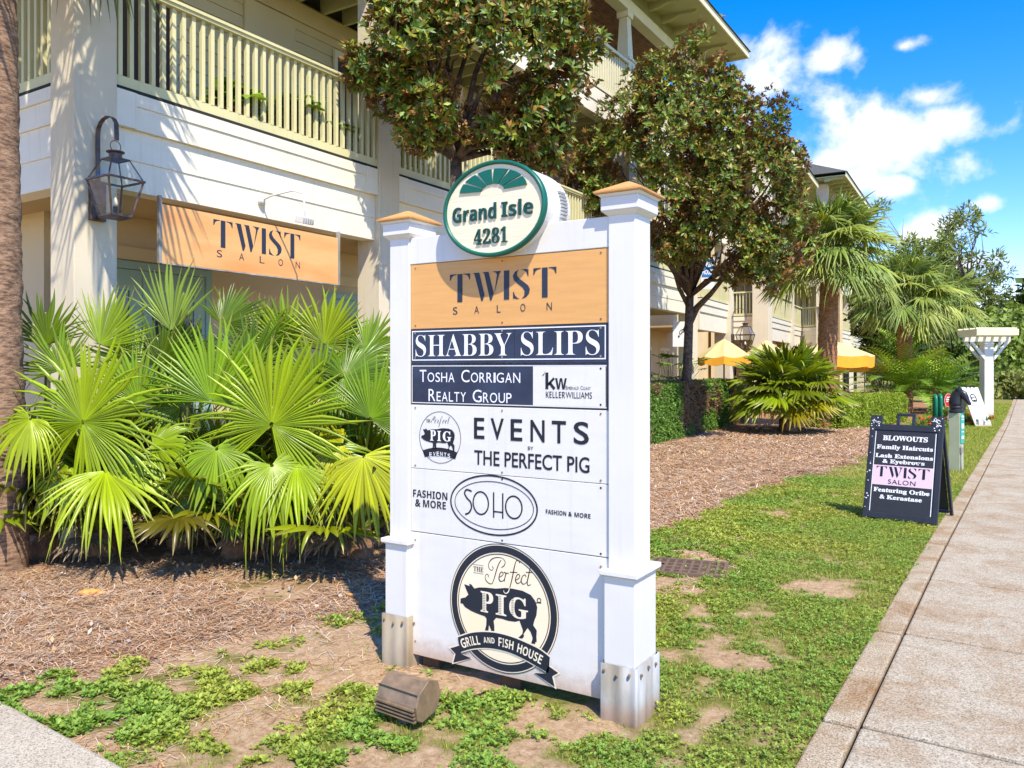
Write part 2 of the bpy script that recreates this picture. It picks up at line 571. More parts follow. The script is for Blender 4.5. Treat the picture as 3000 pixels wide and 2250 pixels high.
def ground_material():
    m, n, l, p = new_mat('ground_soil')
    p.inputs['Roughness'].default_value = 0.95
    p.inputs['Specular IOR Level'].default_value = 0.1
    t = n.new('ShaderNodeTexCoord')
    a = n.new('ShaderNodeAttribute')
    a.attribute_name = 'col'
    sp = n.new('ShaderNodeSeparateColor')
    l.new(a.outputs['Color'], sp.inputs[0])

    def noise(scale, detail=5, rough=0.6):
        k = n.new('ShaderNodeTexNoise')
        k.inputs['Scale'].default_value = scale
        k.inputs['Detail'].default_value = detail
        k.inputs['Roughness'].default_value = rough
        l.new(t.outputs['Object'], k.inputs['Vector'])
        return k.outputs['Fac']

    def ramp(f, stops):
        r = n.new('ShaderNodeValToRGB')
        for i, (pos, c) in enumerate(stops):
            e = r.color_ramp.elements[i] if i < 2 else r.color_ramp.elements.new(pos)
            e.position, e.color = pos, c
        l.new(f, r.inputs['Fac'])
        return r.outputs['Color']

    def mix(f, a_, b_):
        x = n.new('ShaderNodeMixRGB')
        l.new(f, x.inputs['Fac'])
        l.new(a_, x.inputs['Color1'])
        l.new(b_, x.inputs['Color2'])
        return x.outputs['Color']
    soil = ramp(noise(26, 8, 0.75), [(0.28, lin(138, 106, 78)), (0.5, lin(192, 160, 124)), (0.72, lin(216, 194, 162))])
    mulch = ramp(noise(38, 8, 0.8), [(0.28, lin(104, 72, 50)), (0.48, lin(154, 116, 86)), (0.72, lin(186, 152, 124))])
    lawn = ramp(noise(30, 6, 0.7), [(0.3, lin(84, 90, 40)), (0.5, lin(130, 130, 64)), (0.75, lin(168, 152, 104))])
    base = mix(sp.outputs[1], soil, lawn)
    base = mix(sp.outputs[0], base, mulch)
    l.new(base, p.inputs['Base Color'])
    b = n.new('ShaderNodeBump')
    b.inputs['Strength'].default_value = 0.9
    b.inputs['Distance'].default_value = 0.02
    l.new(noise(70, 6, 0.8), b.inputs['Height'])
    l.new(b.outputs[0], p.inputs['Normal'])
    return m


M['ground'] = ground_material()
tag(np_mesh('ground', np.stack([GX, GY, gz], -1).reshape(-1, 3), gf, M['ground'], None, gcol, smooth=True), kind='structure')


def concrete_material(name, tint, rust=0.5):
    """washed concrete with exposed grit and brown rust stains"""
    m, n, l, p = new_mat(name)
    p.inputs['Roughness'].default_value = 0.9
    p.inputs['Specular IOR Level'].default_value = 0.2
    t = n.new('ShaderNodeTexCoord')

    def noise(scale, detail, rough=0.6, dist=0.0):
        k = n.new('ShaderNodeTexNoise')
        k.inputs['Scale'].default_value = scale
        k.inputs['Detail'].default_value = detail
        k.inputs['Roughness'].default_value = rough
        k.inputs['Distortion'].default_value = dist
        l.new(t.outputs['Object'], k.inputs['Vector'])
        return k.outputs['Fac']
    r = n.new('ShaderNodeValToRGB')
    for i, (pos, c) in enumerate([(0.36, lin(112, 103, 88)), (0.47, tint), (0.62, lin(202, 191, 170))]):
        e = r.color_ramp.elements[i] if i < 2 else r.color_ramp.elements.new(pos)
        e.position, e.color = pos, c
    l.new(noise(120, 3, 0.75), r.inputs['Fac'])
    st = n.new('ShaderNodeMapRange')
    st.inputs['From Min'].default_value = 0.44
    st.inputs['From Max'].default_value = 0.72
    st.inputs['To Max'].default_value = rust
    l.new(noise(2.2, 9, 0.72, 0.8), st.inputs['Value'])
    mx = n.new('ShaderNodeMixRGB')
    mx.blend_type = 'MULTIPLY'
    mx.inputs['Color2'].default_value = lin(206, 166, 116)
    l.new(st.outputs[0], mx.inputs['Fac'])
    l.new(r.outputs['Color'], mx.inputs['Color1'])
    l.new(mx.outputs['Color'], p.inputs['Base Color'])
    b = n.new('ShaderNodeBump')
    b.inputs['Strength'].default_value = 0.55
    b.inputs['Distance'].default_value = 0.01
    l.new(noise(150, 3, 0.8), b.inputs['Height'])
    l.new(b.outputs[0], p.inputs['Normal'])
    return m


M['joint'] = mat('joint_dirt', lin(70, 56, 44), .95, .3, 20)
M['walk'] = concrete_material('walk_concrete', lin(170, 159, 138), 0.75)
M['walk_band'] = concrete_material('walk_band', lin(166, 150, 122), 1.0)
M['walk_near'] = concrete_material('walk_near', lin(180, 171, 153), 0.2)


def quad_slab(mb, pts, z0, z1):
    mb.hull8([Vector((x, y, z0)) for x, y in pts] + [Vector((x, y, z1)) for x, y in pts])


sw, band = MB(), MB()
ys = [-4.2, -1.0, 0.9, 2.42, 3.95, 5.48, 7.01, 8.54, 10.07, 11.6] + [13.2 + 1.6 * i for i in range(30)]
for y0, y1 in zip(ys[:-1], ys[1:]):
    for k in range(2):
        a, b_ = y0 + (y1 - y0) * k / 2, y0 + (y1 - y0) * (k + 1) / 2
        if k == 0: a += 0.016
        else: b_ -= 0.016
        la, lb = float(walk_left(a)), float(walk_left(b_))
        quad_slab(sw, [(la + 0.170, a + 0.02), (1.35, a - 0.05), (1.35, b_ - 0.05), (lb + 0.170, b_ + 0.02)], -0.1, 0.012)
        quad_slab(band, [(la, a), (la + 0.155, a), (lb + 0.155, b_), (lb, b_)], -0.1, 0.010)
tag(sw.build('sidewalk', M['walk'], None, bevel=0.012), kind='structure')
tag(band.build('sidewalk_band', M['walk_band'], None, bevel=0.012), kind='structure')
jb = MB()
for y0, y1 in zip(ys[:-1], ys[1:]):
    quad_slab(jb, [(float(walk_left(y0)) + .01, y0), (1.34, y0), (1.34, y1), (float(walk_left(y1)) + .01, y1)], -0.11, -0.018)
tag(jb.build('sidewalk_joints', M['joint'], None), kind='structure')
pv = MB()
pv.hull8([Vector(p) for p in ((-14, 0.4, -0.1), (-0.8, 0.4, -0.1), (-0.8, 1.80, -0.1), (-14, 2.62, -0.1), (-14, 0.4, 0.02), (-0.8, 0.4, 0.02), (-0.8, 1.80, 0.02), (-14, 2.62, 0.02))])
tag(pv.build('side_path', M['walk_near'], None, bevel=0.02), kind='structure')

# ------------------------------------------------------------------ lettering


def text_geo(s, offset=0.0, spacing=1.0):
    """outline of a word as flat polygons (built-in font), unit box"""
    c = bpy.data.curves.new('lettering', 'FONT')
    c.body = s
    c.offset = offset
    c.space_character = spacing
    c.resolution_u = 4
    o = bpy.data.objects.new('lettering', c)
    COL.objects.link(o)
    dg = bpy.context.evaluated_depsgraph_get()
    me = bpy.data.meshes.new_from_object(o.evaluated_get(dg))
    v = np.zeros(len(me.vertices) * 3)
    me.vertices.foreach_get('co', v)
    v = v.reshape(-1, 3)[:, :2]
    f = [list(p.vertices) for p in me.polygons]
    bpy.data.objects.remove(o)
    bpy.data.curves.remove(c)
    bpy.data.meshes.remove(me)
    lo, hi = v.min(0), v.max(0)
    return (v - lo) / np.maximum(hi - lo, 1e-6), f


class Flat:
    """flat marks laid on a plane: origin O, axes u and v; collects polygons, builds one mesh"""

    def __init__(s, O, u, v, lift=0.002):
        s.O, s.u, s.vv = Vector(O), Vector(u).normalized(), Vector(v).normalized()
        s.nrm = s.u.cross(s.vv)
        s.lift = lift
        s.V, s.F = [], []

    def pt(s, a, b):
        return s.O + s.u * a + s.vv * b + s.nrm * s.lift

    def add(s, v2, faces):
        i = len(s.V)
        s.V += [s.pt(a, b) for a, b in v2]
        s.F += [[i + k for k in f] for f in faces]

    def poly(s, pts):
        s.add(pts, [list(range(len(pts)))])

    def rect(s, a0, a1, b0, b1):
        s.poly([(a0, b0), (a1, b0), (a1, b1), (a0, b1)])

    def frame(s, a0, a1, b0, b1, w):
        s.rect(a0, a1, b0, b0 + w)
        s.rect(a0, a1, b1 - w, b1)
        s.rect(a0, a0 + w, b0 + w, b1 - w)
        s.rect(a1 - w, a1, b0 + w, b1 - w)

    def text(s, t, a0, a1, b0, b1, offset=0.0, spacing=1.0, skew=0.0):
        v, f = text_geo(t, offset, spacing)
        s.add([(a0 + (a1 - a0) * (x + skew * y), b0 + (b1 - b0) * y) for x, y in v], f)

    def ring(s, ca, cb, ra, rb, w, n=64, t0=0.0, t1=2 * math.pi):
        k = [t0 + (t1 - t0) * i / n for i in range(n + 1)]
        o = [(ca + ra * math.cos(t), cb + rb * math.sin(t)) for t in k]
        i = [(ca + (ra - w) * math.cos(t), cb + (rb - w) * math.sin(t)) for t in k]
        s.add(o + i, [[j, j + 1, n + 2 + j, n + 1 + j] for j in range(n)])

    def disc(s, ca, cb, ra, rb, n=64):
        s.poly([(ca + ra * math.cos(2 * math.pi * i / n), cb + rb * math.sin(2 * math.pi * i / n)) for i in range(n)])

    def stroke(s, pts, w):
        """line of width w (a number, or one width per point) through 2-D points, smoothed"""
        P = catmull(pts)
        n = len(P)
        ws = [w] * n if isinstance(w, (int, float)) else [np.interp(i / (n - 1) * (len(w) - 1), range(len(w)), w) for i in range(n)]
        L, R = [], []
        for i, (x, y) in enumerate(P):
            x0, y0 = P[max(i - 1, 0)]
            x1, y1 = P[min(i + 1, n - 1)]
            d = math.hypot(x1 - x0, y1 - y0) or 1
            nx_, ny_ = -(y1 - y0) / d * ws[i] / 2, (x1 - x0) / d * ws[i] / 2
            L.append((x + nx_, y + ny_))
            R.append((x - nx_, y - ny_))
        s.add(L + R, [[n + j, n + j + 1, j + 1, j] for j in range(n - 1)])

    def build(s, name, m, parent=None):
        me = bpy.data.meshes.new(name)
        me.from_pydata([tuple(v) for v in s.V], [], s.F)
        me.update()
        return link(name, me, m, parent)


def catmull(pts, k=6):
    pts = [tuple(p) for p in pts]
    if len(pts) < 3: return pts
    P = [pts[0]] + pts + [pts[-1]]
    out = []
    for i in range(1, len(P) - 2):
        for j in range(k):
            t = j / k
            out.append(tuple(0.5 * (2 * P[i][d] + (P[i + 1][d] - P[i - 1][d]) * t + (2 * P[i - 1][d] - 5 * P[i][d] + 4 * P[i + 1][d] - P[i + 2][d]) * t * t
                             + (3 * P[i][d] - P[i - 1][d] - 3 * P[i + 1][d] + P[i + 2][d]) * t ** 3) for d in (0, 1)))
    return out + [pts[-1]]


def twist_word(fl, a0, a1, b0, b1):
    """TWIST in a stencil fat-face: thick stems parted from fine wedge serifs"""
    T = [[(.34, 0), (.56, 0), (.56, 1), (.34, 1)],
         [(0, .78), (.03, .78), (.09, .91), (.18, .96), (.30, .975), (.30, 1), (0, 1)],
         [(.90, .78), (.90, 1), (.60, 1), (.60, .975), (.72, .96), (.81, .91), (.87, .78)]]
    Wl = [[(0, 1), (.0, .985), (.06, .96), (.36, 0), (.42, 0), (.50, .20), (.27, 1)],
          [(.42, 1), (.42, .985), (.48, .96), (.74, 0), (.80, 0), (.89, .24), (.67, 1)],
          [(.91, .20), (1.00, .50), (1.12, .90), (1.19, .985), (1.19, 1), (.86, 1), (.86, .985), (.97, .96), (1.03, .88)]]
    I = [[(0, 0), (.22, 0), (.22, 1), (0, 1)]]
    S = [[(.26, 1), (.10, .93), (.02, .80), (.06, .65), (.22, .52), (.42, .38), (.50, .25), (.48, .10), (.38, .0), (.56, .05), (.68, .17), (.71, .31), (.64, .44),
          (.46, .57), (.27, .70), (.18, .82), (.20, .92)],
         [(.32, .985), (.44, .975), (.56, .90), (.63, .76), (.655, .76), (.655, 1.0), (.62, .985), (.50, 1.0)],
         [(.03, .01), (.07, .03), (.18, .0), (.32, .012), (.22, .03), (.11, .12), (.06, .25), (.03, .25)]]
    x, G = 0, []
    for L, wd in ((T, .90), (Wl, 1.19), (I, .22), (S, .72), (T, .90)):
        G += [[(px + x, py) for px, py in p] for p in L]
        x += wd + .13
    x -= .13
    for p in G:
        fl.poly([(a0 + (a1 - a0) * px / x, b0 + (b1 - b0) * py) for px, py in p])


def pig(fl, ca, cb, k):
    """side view of a pig, nose to the left; k = half width in metres"""
    body = PIG_BODY
    fl.poly([(ca + k * x, cb + k * y) for x, y in body])

PIG_BODY = [(-0.268, 0.01), (-0.269, -0.015), (-0.253, -0.015), (-0.24, -0.03), (-0.2, -0.045), (-0.159, -0.053), (-0.11, -0.06), (-0.099, -0.07), (-0.101, -0.106),
            (-0.11, -0.138), (-0.087, -0.134), (-0.083, -0.1), (-0.075, -0.115), (-0.067, -0.133), (-0.049, -0.13), (-0.05, -0.1), (-0.054, -0.074), (-0.038, -0.056),
            (-0.002, -0.055), (0.035, -0.059), (0.08, -0.057), (0.106, -0.047), (0.115, -0.067), (0.127, -0.094), (0.123, -0.113), (0.099, -0.136), (0.123, -0.137),
            (0.134, -0.122), (0.13, -0.112), (0.155, -0.076), (0.173, -0.094), (0.185, -0.123), (0.176, -0.151), (0.2, -0.151), (0.2, -0.142), (0.209, -0.137),
            (0.207, -0.114), (0.209, -0.08), (0.188, -0.057), (0.195, -0.032), (0.207, -0.004), (0.212, 0.039), (0.2, 0.069), (0.173, 0.096), (0.123, 0.11),
            (0.062, 0.112), (0.017, 0.109), (-0.041, 0.097), (-0.107, 0.093), (-0.146, 0.088), (-0.178, 0.078), (-0.196, 0.096), (-0.212, 0.099), (-0.207, 0.086),
            (-0.244, 0.092), (-0.227, 0.058), (-0.216, 0.04), (-0.236, 0.021), (-0.256, 0.015)]

# ------------------------------------------------------------------ the monument sign
SX0, SX1, SYF = -2.885, -1.655, 3.53
sign = thing('monument_sign', 'tall white business directory sign between two capped posts, oval green plaque on top', 'sign', (-2.27, 3.585, 0))
def frustum(b, px, hx0, ya0, yb0, z0, hx1, ya1, yb1, z1):
    b.hull8([Vector(p) for p in ((px - hx0, ya0, z0), (px + hx0, ya0, z0), (px + hx0, yb0, z0), (px - hx0, yb0, z0),
                                 (px - hx1, ya1, z1), (px + hx1, ya1, z1), (px + hx1, yb1, z1), (px - hx1, yb1, z1))])


for px, dirty in ((-1.584, 0), (-2.956, 1)):
    py = 3.61
    b = MB()
    b.box(px - .0695, px + .0695, 3.515, 3.70, .69, 2.42)
    post = b.build('post', M['sign_white'], sign, bevel=.004)
    b = MB()
    frustum(b, px, .072, 3.512, 3.705, 2.385, .098, 3.487, 3.73, 2.407)
    frustum(b, px, .098, 3.487, 3.73, 2.4072, .098, 3.487, 3.73, 2.472)
    frustum(b, px, .099, 3.486, 3.731, 2.4722, .112, 3.472, 3.745, 2.486)
    b.build('cap_block', M['sign_white'], post, bevel=.003)
    b = MB()
    frustum(b, px, .124, 3.460, 3.758, 2.487, .126, 3.458, 3.760, 2.499)
    frustum(b, px, .126, 3.458, 3.760, 2.4992, .010, 3.585, 3.635, 2.558)
    b.build('cap', M['orange_cap'], post, bevel=.004)
    b = MB()
    frustum(b, px, .086, 3.486, 3.76, .658, .098, 3.468, 3.775, .666)
    frustum(b, px, .098, 3.468, 3.775, .6662, .098, 3.468, 3.775, .69)
    b.build('collar', M['sign_white'], post, bevel=.003)
    b = MB()
    b.box(px - .080, px + .080, 3.488, 3.748, .2, .662)
    b.build('pedestal', M['sign_white'], post, bevel=.004)
    # corrugated zinc wrap at the foot: a square tube whose walls are waved
    path = []
    hw, hy = .093, .145
    py = 3.618
    for sx_, sy_, ax in ((-1, -1, 0), (1, -1, 1), (1, 1, 2), (-1, 1, 3)):
        for k in range(32):
            t = -1 + 2 * k / 32
            wv = .0038 * math.sin((t + 1) * math.pi * (2.2 if ax % 2 == 0 else 3.4) + ax)
            if ax == 0: path.append((px + t * hw, py - hy - wv))
            if ax == 1: path.append((px + hw + wv, py + t * hy))
            if ax == 2: path.append((px - t * hw, py + hy + wv))
            if ax == 3: path.append((px - hw - wv, py - t * hy))
    n = len(path)
    top = .245 if not dirty else .262
    V = [(x, y, -.06) for x, y in path] + [(x, y, top) for x, y in path] + [(px + (x - px) * .93, py + (y - py) * .93, top) for x, y in path]
    F = [[j, (j + 1) % n, n + (j + 1) % n, n + j] for j in range(n)] + [[n + j, n + (j + 1) % n, 2 * n + (j + 1) % n, 2 * n + j] for j in range(n)]
    me = bpy.data.meshes.new('metal_skirt')
    me.from_pydata(V, [], F)
    me.update()
    sk = link('metal_skirt', me, M['galv'], post, smooth=True)
    b = MB()
    for k in range(3):
        b.lathe((px - .07 + .065 * k, py - hy - .004, top - .03 - .012 * (k % 2)), [(.006, -.006), (.007, 0), (.006, .006)], 8)
        b.lathe((px + hw + .004, py - .09 + .09 * k, top - .03 - .012 * ((k + 1) % 2)), [(.006, -.006), (.007, 0), (.006, .006)], 8)
    b.build('screws', M['bronze'], sk)
M['galv_dirty'] = mat('galvanised_dirty', lin(176, 168, 148), 0.8, 0.35, 5, 0.1, 120, metal=0.15, col2=lin(128, 108, 82), stretch=(1, 1, 0.3))
sk.data.materials[0] = M['galv_dirty']
b = MB()
b.box(SX0 - .01, SX1 + .01, 3.56, 3.66, .05, 2.34)
b.build('core_board', M['sign_white'], sign)
b = MB()
b.box(SX0 - .002, SX1 + .002, 3.527, 3.69, 2.238, 2.388)
b.build('header_board', M['sign_white'], sign, bevel=.004)
b = MB()
b.box(-2.30, -2.19, 3.575, 3.62, -.08, .06)
b.build('stake', M['wood_stake'], sign)
b = MB()
b.box(-2.83, -2.72, 3.575, 3.62, -.08, .06)
b.build('stake', M['wood_stake'], sign)


def screws(fl, zs, xs=(-2.85, -2.27, -1.70)):
    for x in xs:
        for z in zs:
            fl.disc(x, z, .0055, .0055, 8)


def panel(z0, z1, m, label, x0=SX0 + .003, x1=SX1 - .003, y0=SYF, y1=3.558, bev=.002):
    b = MB()
    b.box(x0, x1, y0, y1, z0, z1)
    return tag(b.build('sign_panel', m, sign, bevel=bev), label)


def face(dy=0.0, lift=.002):
    return Flat((0, SYF + dy, 0), (1, 0, 0), (0, 0, 1), lift)


# orange salon panel
p = panel(1.874, 2.235, M['orange_panel'], 'orange wood grained panel')
f = face()
twist_word(f, -2.609, -1.946, 2.012, 2.164)
for ch, x in zip('SALON', (-2.573, -2.432, -2.291, -2.143, -1.987)):
    wd = .030 if ch in 'SAON' else .024
    f.text(ch, x - wd / 2, x + wd / 2, 1.946, 1.986, offset=-.004)
f.build('lettering', M['navy_ink'], p)
f = face()
screws(f, (1.893, 2.215))
f.build('screws', M['bronze'], p)
# navy shop panel
p = panel(1.679, 1.871, M['navy'], 'navy panel with white serif lettering')
f = face()
f.frame(SX0 + .012, SX1 - .018, 1.697, 1.863, .006)
f.text('𝐒𝐇𝐀𝐁𝐁𝐘', -2.848, -2.212, 1.718, 1.840, offset=-.009)
f.text('𝐒𝐋𝐈𝐏𝐒', -2.155, -1.706, 1.718, 1.842, offset=-.009)
f.build('lettering', M['white_ink'], p)
f = face(lift=.0035)
screws(f, (1.712, 1.85))
f.build('screws', M['galv'], p)
b = MB()
b.box(-2.196, -2.193, SYF - .0005, SYF + .01, 1.69, 1.866)
b.build('seam', M['dark_gap'], p)
# realty panel: navy half and white half
p = panel(1.452, 1.676, M['navy'], 'navy and white panel with small capitals')
f = face()
f.frame(SX0 + .010, SX1 - .014, 1.459, 1.669, .005)
f.rect(-2.082, SX1 - .0145, 1.4645, 1.6635)
f.build('white_field', M['panel_white'], p)
f = face()


def small_caps(fl, words, x0, x1, z0, z1, gap=.10, off=0.0):
    """first letter tall, the rest smaller"""
    units = []
    for wd in words:
        units.append((wd[0], .95, 1.0))
        units += [(c, .72, .78) for c in wd[1:]]
        units.append((' ', .55, 0))
    units.pop()
    W_ = {'I': .32, 'L': .75, 'T': .9, 'E': .75, 'O': 1.2, 'C': 1.05, 'G': 1.15, 'H': 1.05, 'A': 1.05, 'N': 1.1, 'R': .95, 'S': .8, 'U': 1.05, 'P': .85, 'Y': .95, 'M': 1.25, 'D': 1.1}
    tot = sum(W_.get(c, 1) * s + gap for c, s, h in units)
    k = (x1 - x0) / tot
    x = x0
    for c, s, h in units:
        wd = W_.get(c, 1) * s * k
        if c != ' ':
            fl.text(c, x, x + wd * .94, z0, z0 + (z1 - z0) * h, offset=off)
        x += wd + gap * k


small_caps(f, ['TOSHA', 'CORRIGAN'], -2.818, -2.150, 1.578, 1.645)
small_caps(f, ['REALTY', 'GROUP'], -2.756, -2.204, 1.472, 1.539)
f.build('lettering', M['white_ink'], p)
f = face(lift=.0035)
f.stroke([(-2.000, 1.632), (-2.000, 1.548)], .017)
f.stroke([(-1.996, 1.568), (-1.958, 1.604)], .012)
f.stroke([(-1.984, 1.580), (-1.956, 1.549)], .015)
f.text('𝘄', -1.952, -1.886, 1.548, 1.604)
f.poly([(-2.030, 1.612), (-2.014, 1.630), (-2.006, 1.645), (-2.016, 1.620)])
small_caps(f, ['EMERALD', 'COAST'], -1.892, -1.752, 1.547, 1.566)
f.text('𝗞𝗘𝗟𝗟𝗘𝗥', -2.006, -1.896, 1.504, 1.536, offset=-.012)
f.text('WILLIAMS', -1.892, -1.747, 1.504, 1.536)
screws(f, (1.476, 1.652), (-1.70,))
f.build('logo', M['ink'], p)
# events panel
p = panel(1.093, 1.449, M['panel_white'], 'white panel with black capitals and oval pig badge')
f = face()
X = -2.449
for ch, c0, c1 in zip('EVENTS', (513, 600, 702, 800, 902, 1003), (568, 668, 760, 868, 968, 1072)):
    k = (1.764 - 2.449) / (513 - 1072)
    a, c = -2.449 + (c0 - 513) * k, -2.449 + (c1 - 513) * k
    f.text(ch, a, c, 1.277, 1.390, offset=.014)
f.text('BY', -2.113, -2.080, 1.234, 1.253, offset=.004)
f.text('THE PERFECT PIG', -2.447, -1.761, 1.138, 1.217, offset=.012)
ec, ez, er, eh = -2.678, 1.273, .143, .143
f.ring(ec, ez, er, eh, .0028)
K = .48
f.poly([(ec + .0 + K * x, ez - .002 + K * y) for x, y in PIG_BODY])
arc = [(ec - .115 + .23 * i / 12, ez - .068 - .020 * ((i - 6) / 6) ** 2 + .012) for i in range(13)]
low = [(ec + .105 - .21 * i / 12, ez - .108 - .012 * ((i - 6) / 6) ** 2 + .006) for i in range(13)]
f.poly([(ec - .124, ez - .066)] + arc + [(ec + .124, ez - .066)] + low)
f.text('𝓟𝓮𝓻𝓯𝓮𝓬𝓽', ec - .062, ec + .068, ez + .058, ez + .120, offset=-.012)
f.text('𝐓𝐇𝐄', ec - .094, ec - .066, ez + .080, ez + .098)
f.build('lettering', M['ink'], p)
f = face(lift=.004)
f.text('𝐏', ec - .066, ec - .026, ez - .020, ez + .038, offset=.01)
f.text('𝐈', ec - .016, ec + .010, ez - .020, ez + .036, offset=.01)
f.text('𝐆', ec + .022, ec + .080, ez - .020, ez + .036, offset=.01)
for i, ch in enumerate('EVENTS'):
    a = ec - .070 + i * .025
    f.text(ch, a, a + .017, ez - .099 - .0035 * abs(i - 2.5), ez - .077 - .0035 * abs(i - 2.5), offset=.01)
f.build('badge_lettering', M['white_ink'], p)
f = face(lift=.003)
screws(f, (1.108, 1.432))
f.build('screws', M['bronze'], p)
# fashion panel
p = panel(.738, 1.090, M['panel_white'], 'white panel with thin letters in a double oval')
f = face()
oc, oz = -2.330, .931
f.ring(oc, oz, .277, .160, .009)
f.ring(oc + .003, oz, .250, .127, .004)
u = lambda x, z: (-2.507 + .357 * x, .864 + .136 * z)
f.stroke([u(.12, .95), u(.03, 1.0), u(-.01, .86), u(.03, .68), u(.10, .52), u(.115, .30), u(.07, .10), u(0, .02)], .009)
f.ring(-2.507 + .357 * .285, .936, .053, .064, .008)
f.stroke([u(.515, 1.0), u(.515, .02)], .008)
f.stroke([u(.675, 1.0), u(.675, .02)], .008)
f.stroke([u(.515, .26), u(.675, .26)], .007)
f.ring(-2.507 + .357 * .865, .932, .054, .062, .008)
f.text('𝗙𝗔𝗦𝗛𝗜𝗢𝗡', -2.866, -2.626, .931, .973)
f.text('&', -2.851, -2.812, .878, .920, offset=.02)
f.text('𝗠𝗢𝗥𝗘', -2.795, -2.636, .879, .921)
f.text('𝗙𝗔𝗦𝗛𝗜𝗢𝗡', -2.007, -1.890, .917, .940)
f.text('&', -1.878, -1.858, .917, .940, offset=.02)
f.text('𝗠𝗢𝗥𝗘', -1.844, -1.755, .917, .940)
screws(f, (.752, 1.072), (-2.27, -1.70))
f.build('lettering', M['ink'], p)
# grill panel
p = panel(.045, .733, M['panel_white'], 'large white bottom panel with round pig emblem and ribbon')
gc, gz_ = -2.2685, .3975
f = face(lift=.0015)
f.disc(gc, gz_, .336, .336)
f.build('emblem_ground', M['tan_ink'], p)


def ribbon_pt(x, y):
    return (gc + x, gz_ + y)


top = catmull([(-0.284, -0.201), (-0.2, -0.164), (-0.119, -0.144), (-0.034, -0.135), (0.062, -0.139), (0.155, -0.155), (0.228, -0.173), (0.287, -0.201)])
bot = catmull([(-0.268, -0.278), (-0.19, -0.246), (-0.107, -0.226), (-0.034, -0.219), (0.048, -0.222), (0.123, -0.236), (0.2, -0.258), (0.279, -0.283)])
f = face(lift=.003)
f.ring(gc, gz_, .337, .337, .004)
f.ring(gc, gz_, .327, .327, .036)
f.ring(gc, gz_, .284, .284, .0045)
f.poly([ribbon_pt(x, y) for x, y in PIG_BODY])
f.stroke([ribbon_pt(*q) for q in ((0.20, 0.060), (0.215, 0.062), (0.231, 0.070), (0.232, 0.082), (0.221, 0.086), (0.211, 0.076), (0.220, 0.064), (0.236, 0.064))], .0045)
S = lambda *q: [ribbon_pt(*r) for r in q]
f.stroke(S((-0.063, 0.120), (-0.050, 0.150), (-0.034, 0.200), (-0.018, 0.236), (-0.006, 0.252)), [.003, .005, .006, .005, .003])
f.stroke(S((-0.006, 0.212), (0.012, 0.226), (0.018, 0.246), (0.0, 0.262), (-0.034, 0.262), (-0.064, 0.250), (-0.084, 0.225), (-0.084, 0.200), (-0.066, 0.190), (-0.056, 0.202), (-0.064, 0.212)), [.003, .005, .003, .0025, .004, .005, .004, .003, .003, .003, .003])
f.stroke(S((-0.063, 0.120), (-0.080, 0.118), (-0.100, 0.130), (-0.108, 0.150), (-0.098, 0.166), (-0.086, 0.160), (-0.090, 0.148)), [.003, .004, .004, .003, .003, .003, .003])
f.stroke(S((-0.018, 0.160), (0.0, 0.172), (0.006, 0.184), (-0.004, 0.190), (-0.016, 0.176), (-0.020, 0.152), (-0.010, 0.140), (0.006, 0.146), (0.018, 0.160)), [.003, .004, .004, .004, .005, .006, .005, .003, .003])
f.stroke(S((0.010, 0.190), (0.022, 0.186), (0.016, 0.160), (0.012, 0.142)), .005)
f.stroke(S((0.017, 0.168), (0.028, 0.188), (0.040, 0.186)), [.003, .004, .005])
f.stroke(S((0.108, 0.250), (0.100, 0.262), (0.086, 0.258), (0.074, 0.222), (0.060, 0.160), (0.046, 0.112)), [.004, .004, .004, .006, .006, .004])
f.stroke(S((0.048, 0.196), (0.092, 0.200)), .004)
f.stroke(S((0.084, 0.160), (0.100, 0.170), (0.108, 0.184), (0.098, 0.192), (0.086, 0.178), (0.082, 0.156), (0.092, 0.144), (0.108, 0.150), (0.118, 0.162)), [.003, .004, .004, .004, .005, .006, .005, .003, .003])
f.stroke(S((0.146, 0.184), (0.138, 0.194), (0.124, 0.184), (0.116, 0.160), (0.124, 0.146), (0.138, 0.148), (0.148, 0.158)), [.004, .004, .004, .006, .005, .003, .003])
f.stroke(S((0.172, 0.242), (0.160, 0.190), (0.152, 0.156), (0.160, 0.142), (0.174, 0.150)), [.004, .006, .006, .004, .003])
f.stroke(S((0.144, 0.208), (0.182, 0.212)), .004)
f.text('𝐓𝐇𝐄', *[gc - .183, gc - .119, gz_ + .172, gz_ + .197])
f.stroke(S((-0.184, 0.207), (-0.118, 0.207)), .002)
f.stroke(S((-0.184, 0.163), (-0.118, 0.163)), .002)
f.build('emblem', M['badge'], p)
f = face(lift=.004)
f.stroke(S((0.046, 0.112), (0.038, 0.092), (0.024, 0.082), (0.012, 0.086), (0.010, 0.096)), [.004, .006, .005, .003, .003])
for ch, a, c, z0, z1 in (('𝐏', -.136, -.056, -.038, .072), ('𝐈', -.040, .026, -.038, .070), ('𝐆', .044, .158, -.038, .072)):
    f.text(ch, gc + a, gc + c, gz_ + z0, gz_ + z1, offset=.012)
f.poly([ribbon_pt(x, y + .007) for x, y in top] + [ribbon_pt(x, y - .007) for x, y in reversed(bot)])
for sgn in (-1, 1):
    f.poly(S((sgn * .262, -.232), (sgn * .349, -.270), (sgn * .310, -.296), (sgn * .325, -.356), (sgn * .190, -.298), (sgn * .262, -.286)))
f.build('emblem_outline', M['cream_ink'], p)
f = face(lift=.0055)
f.poly([ribbon_pt(*q) for q in top] + [ribbon_pt(*q) for q in reversed(bot)])
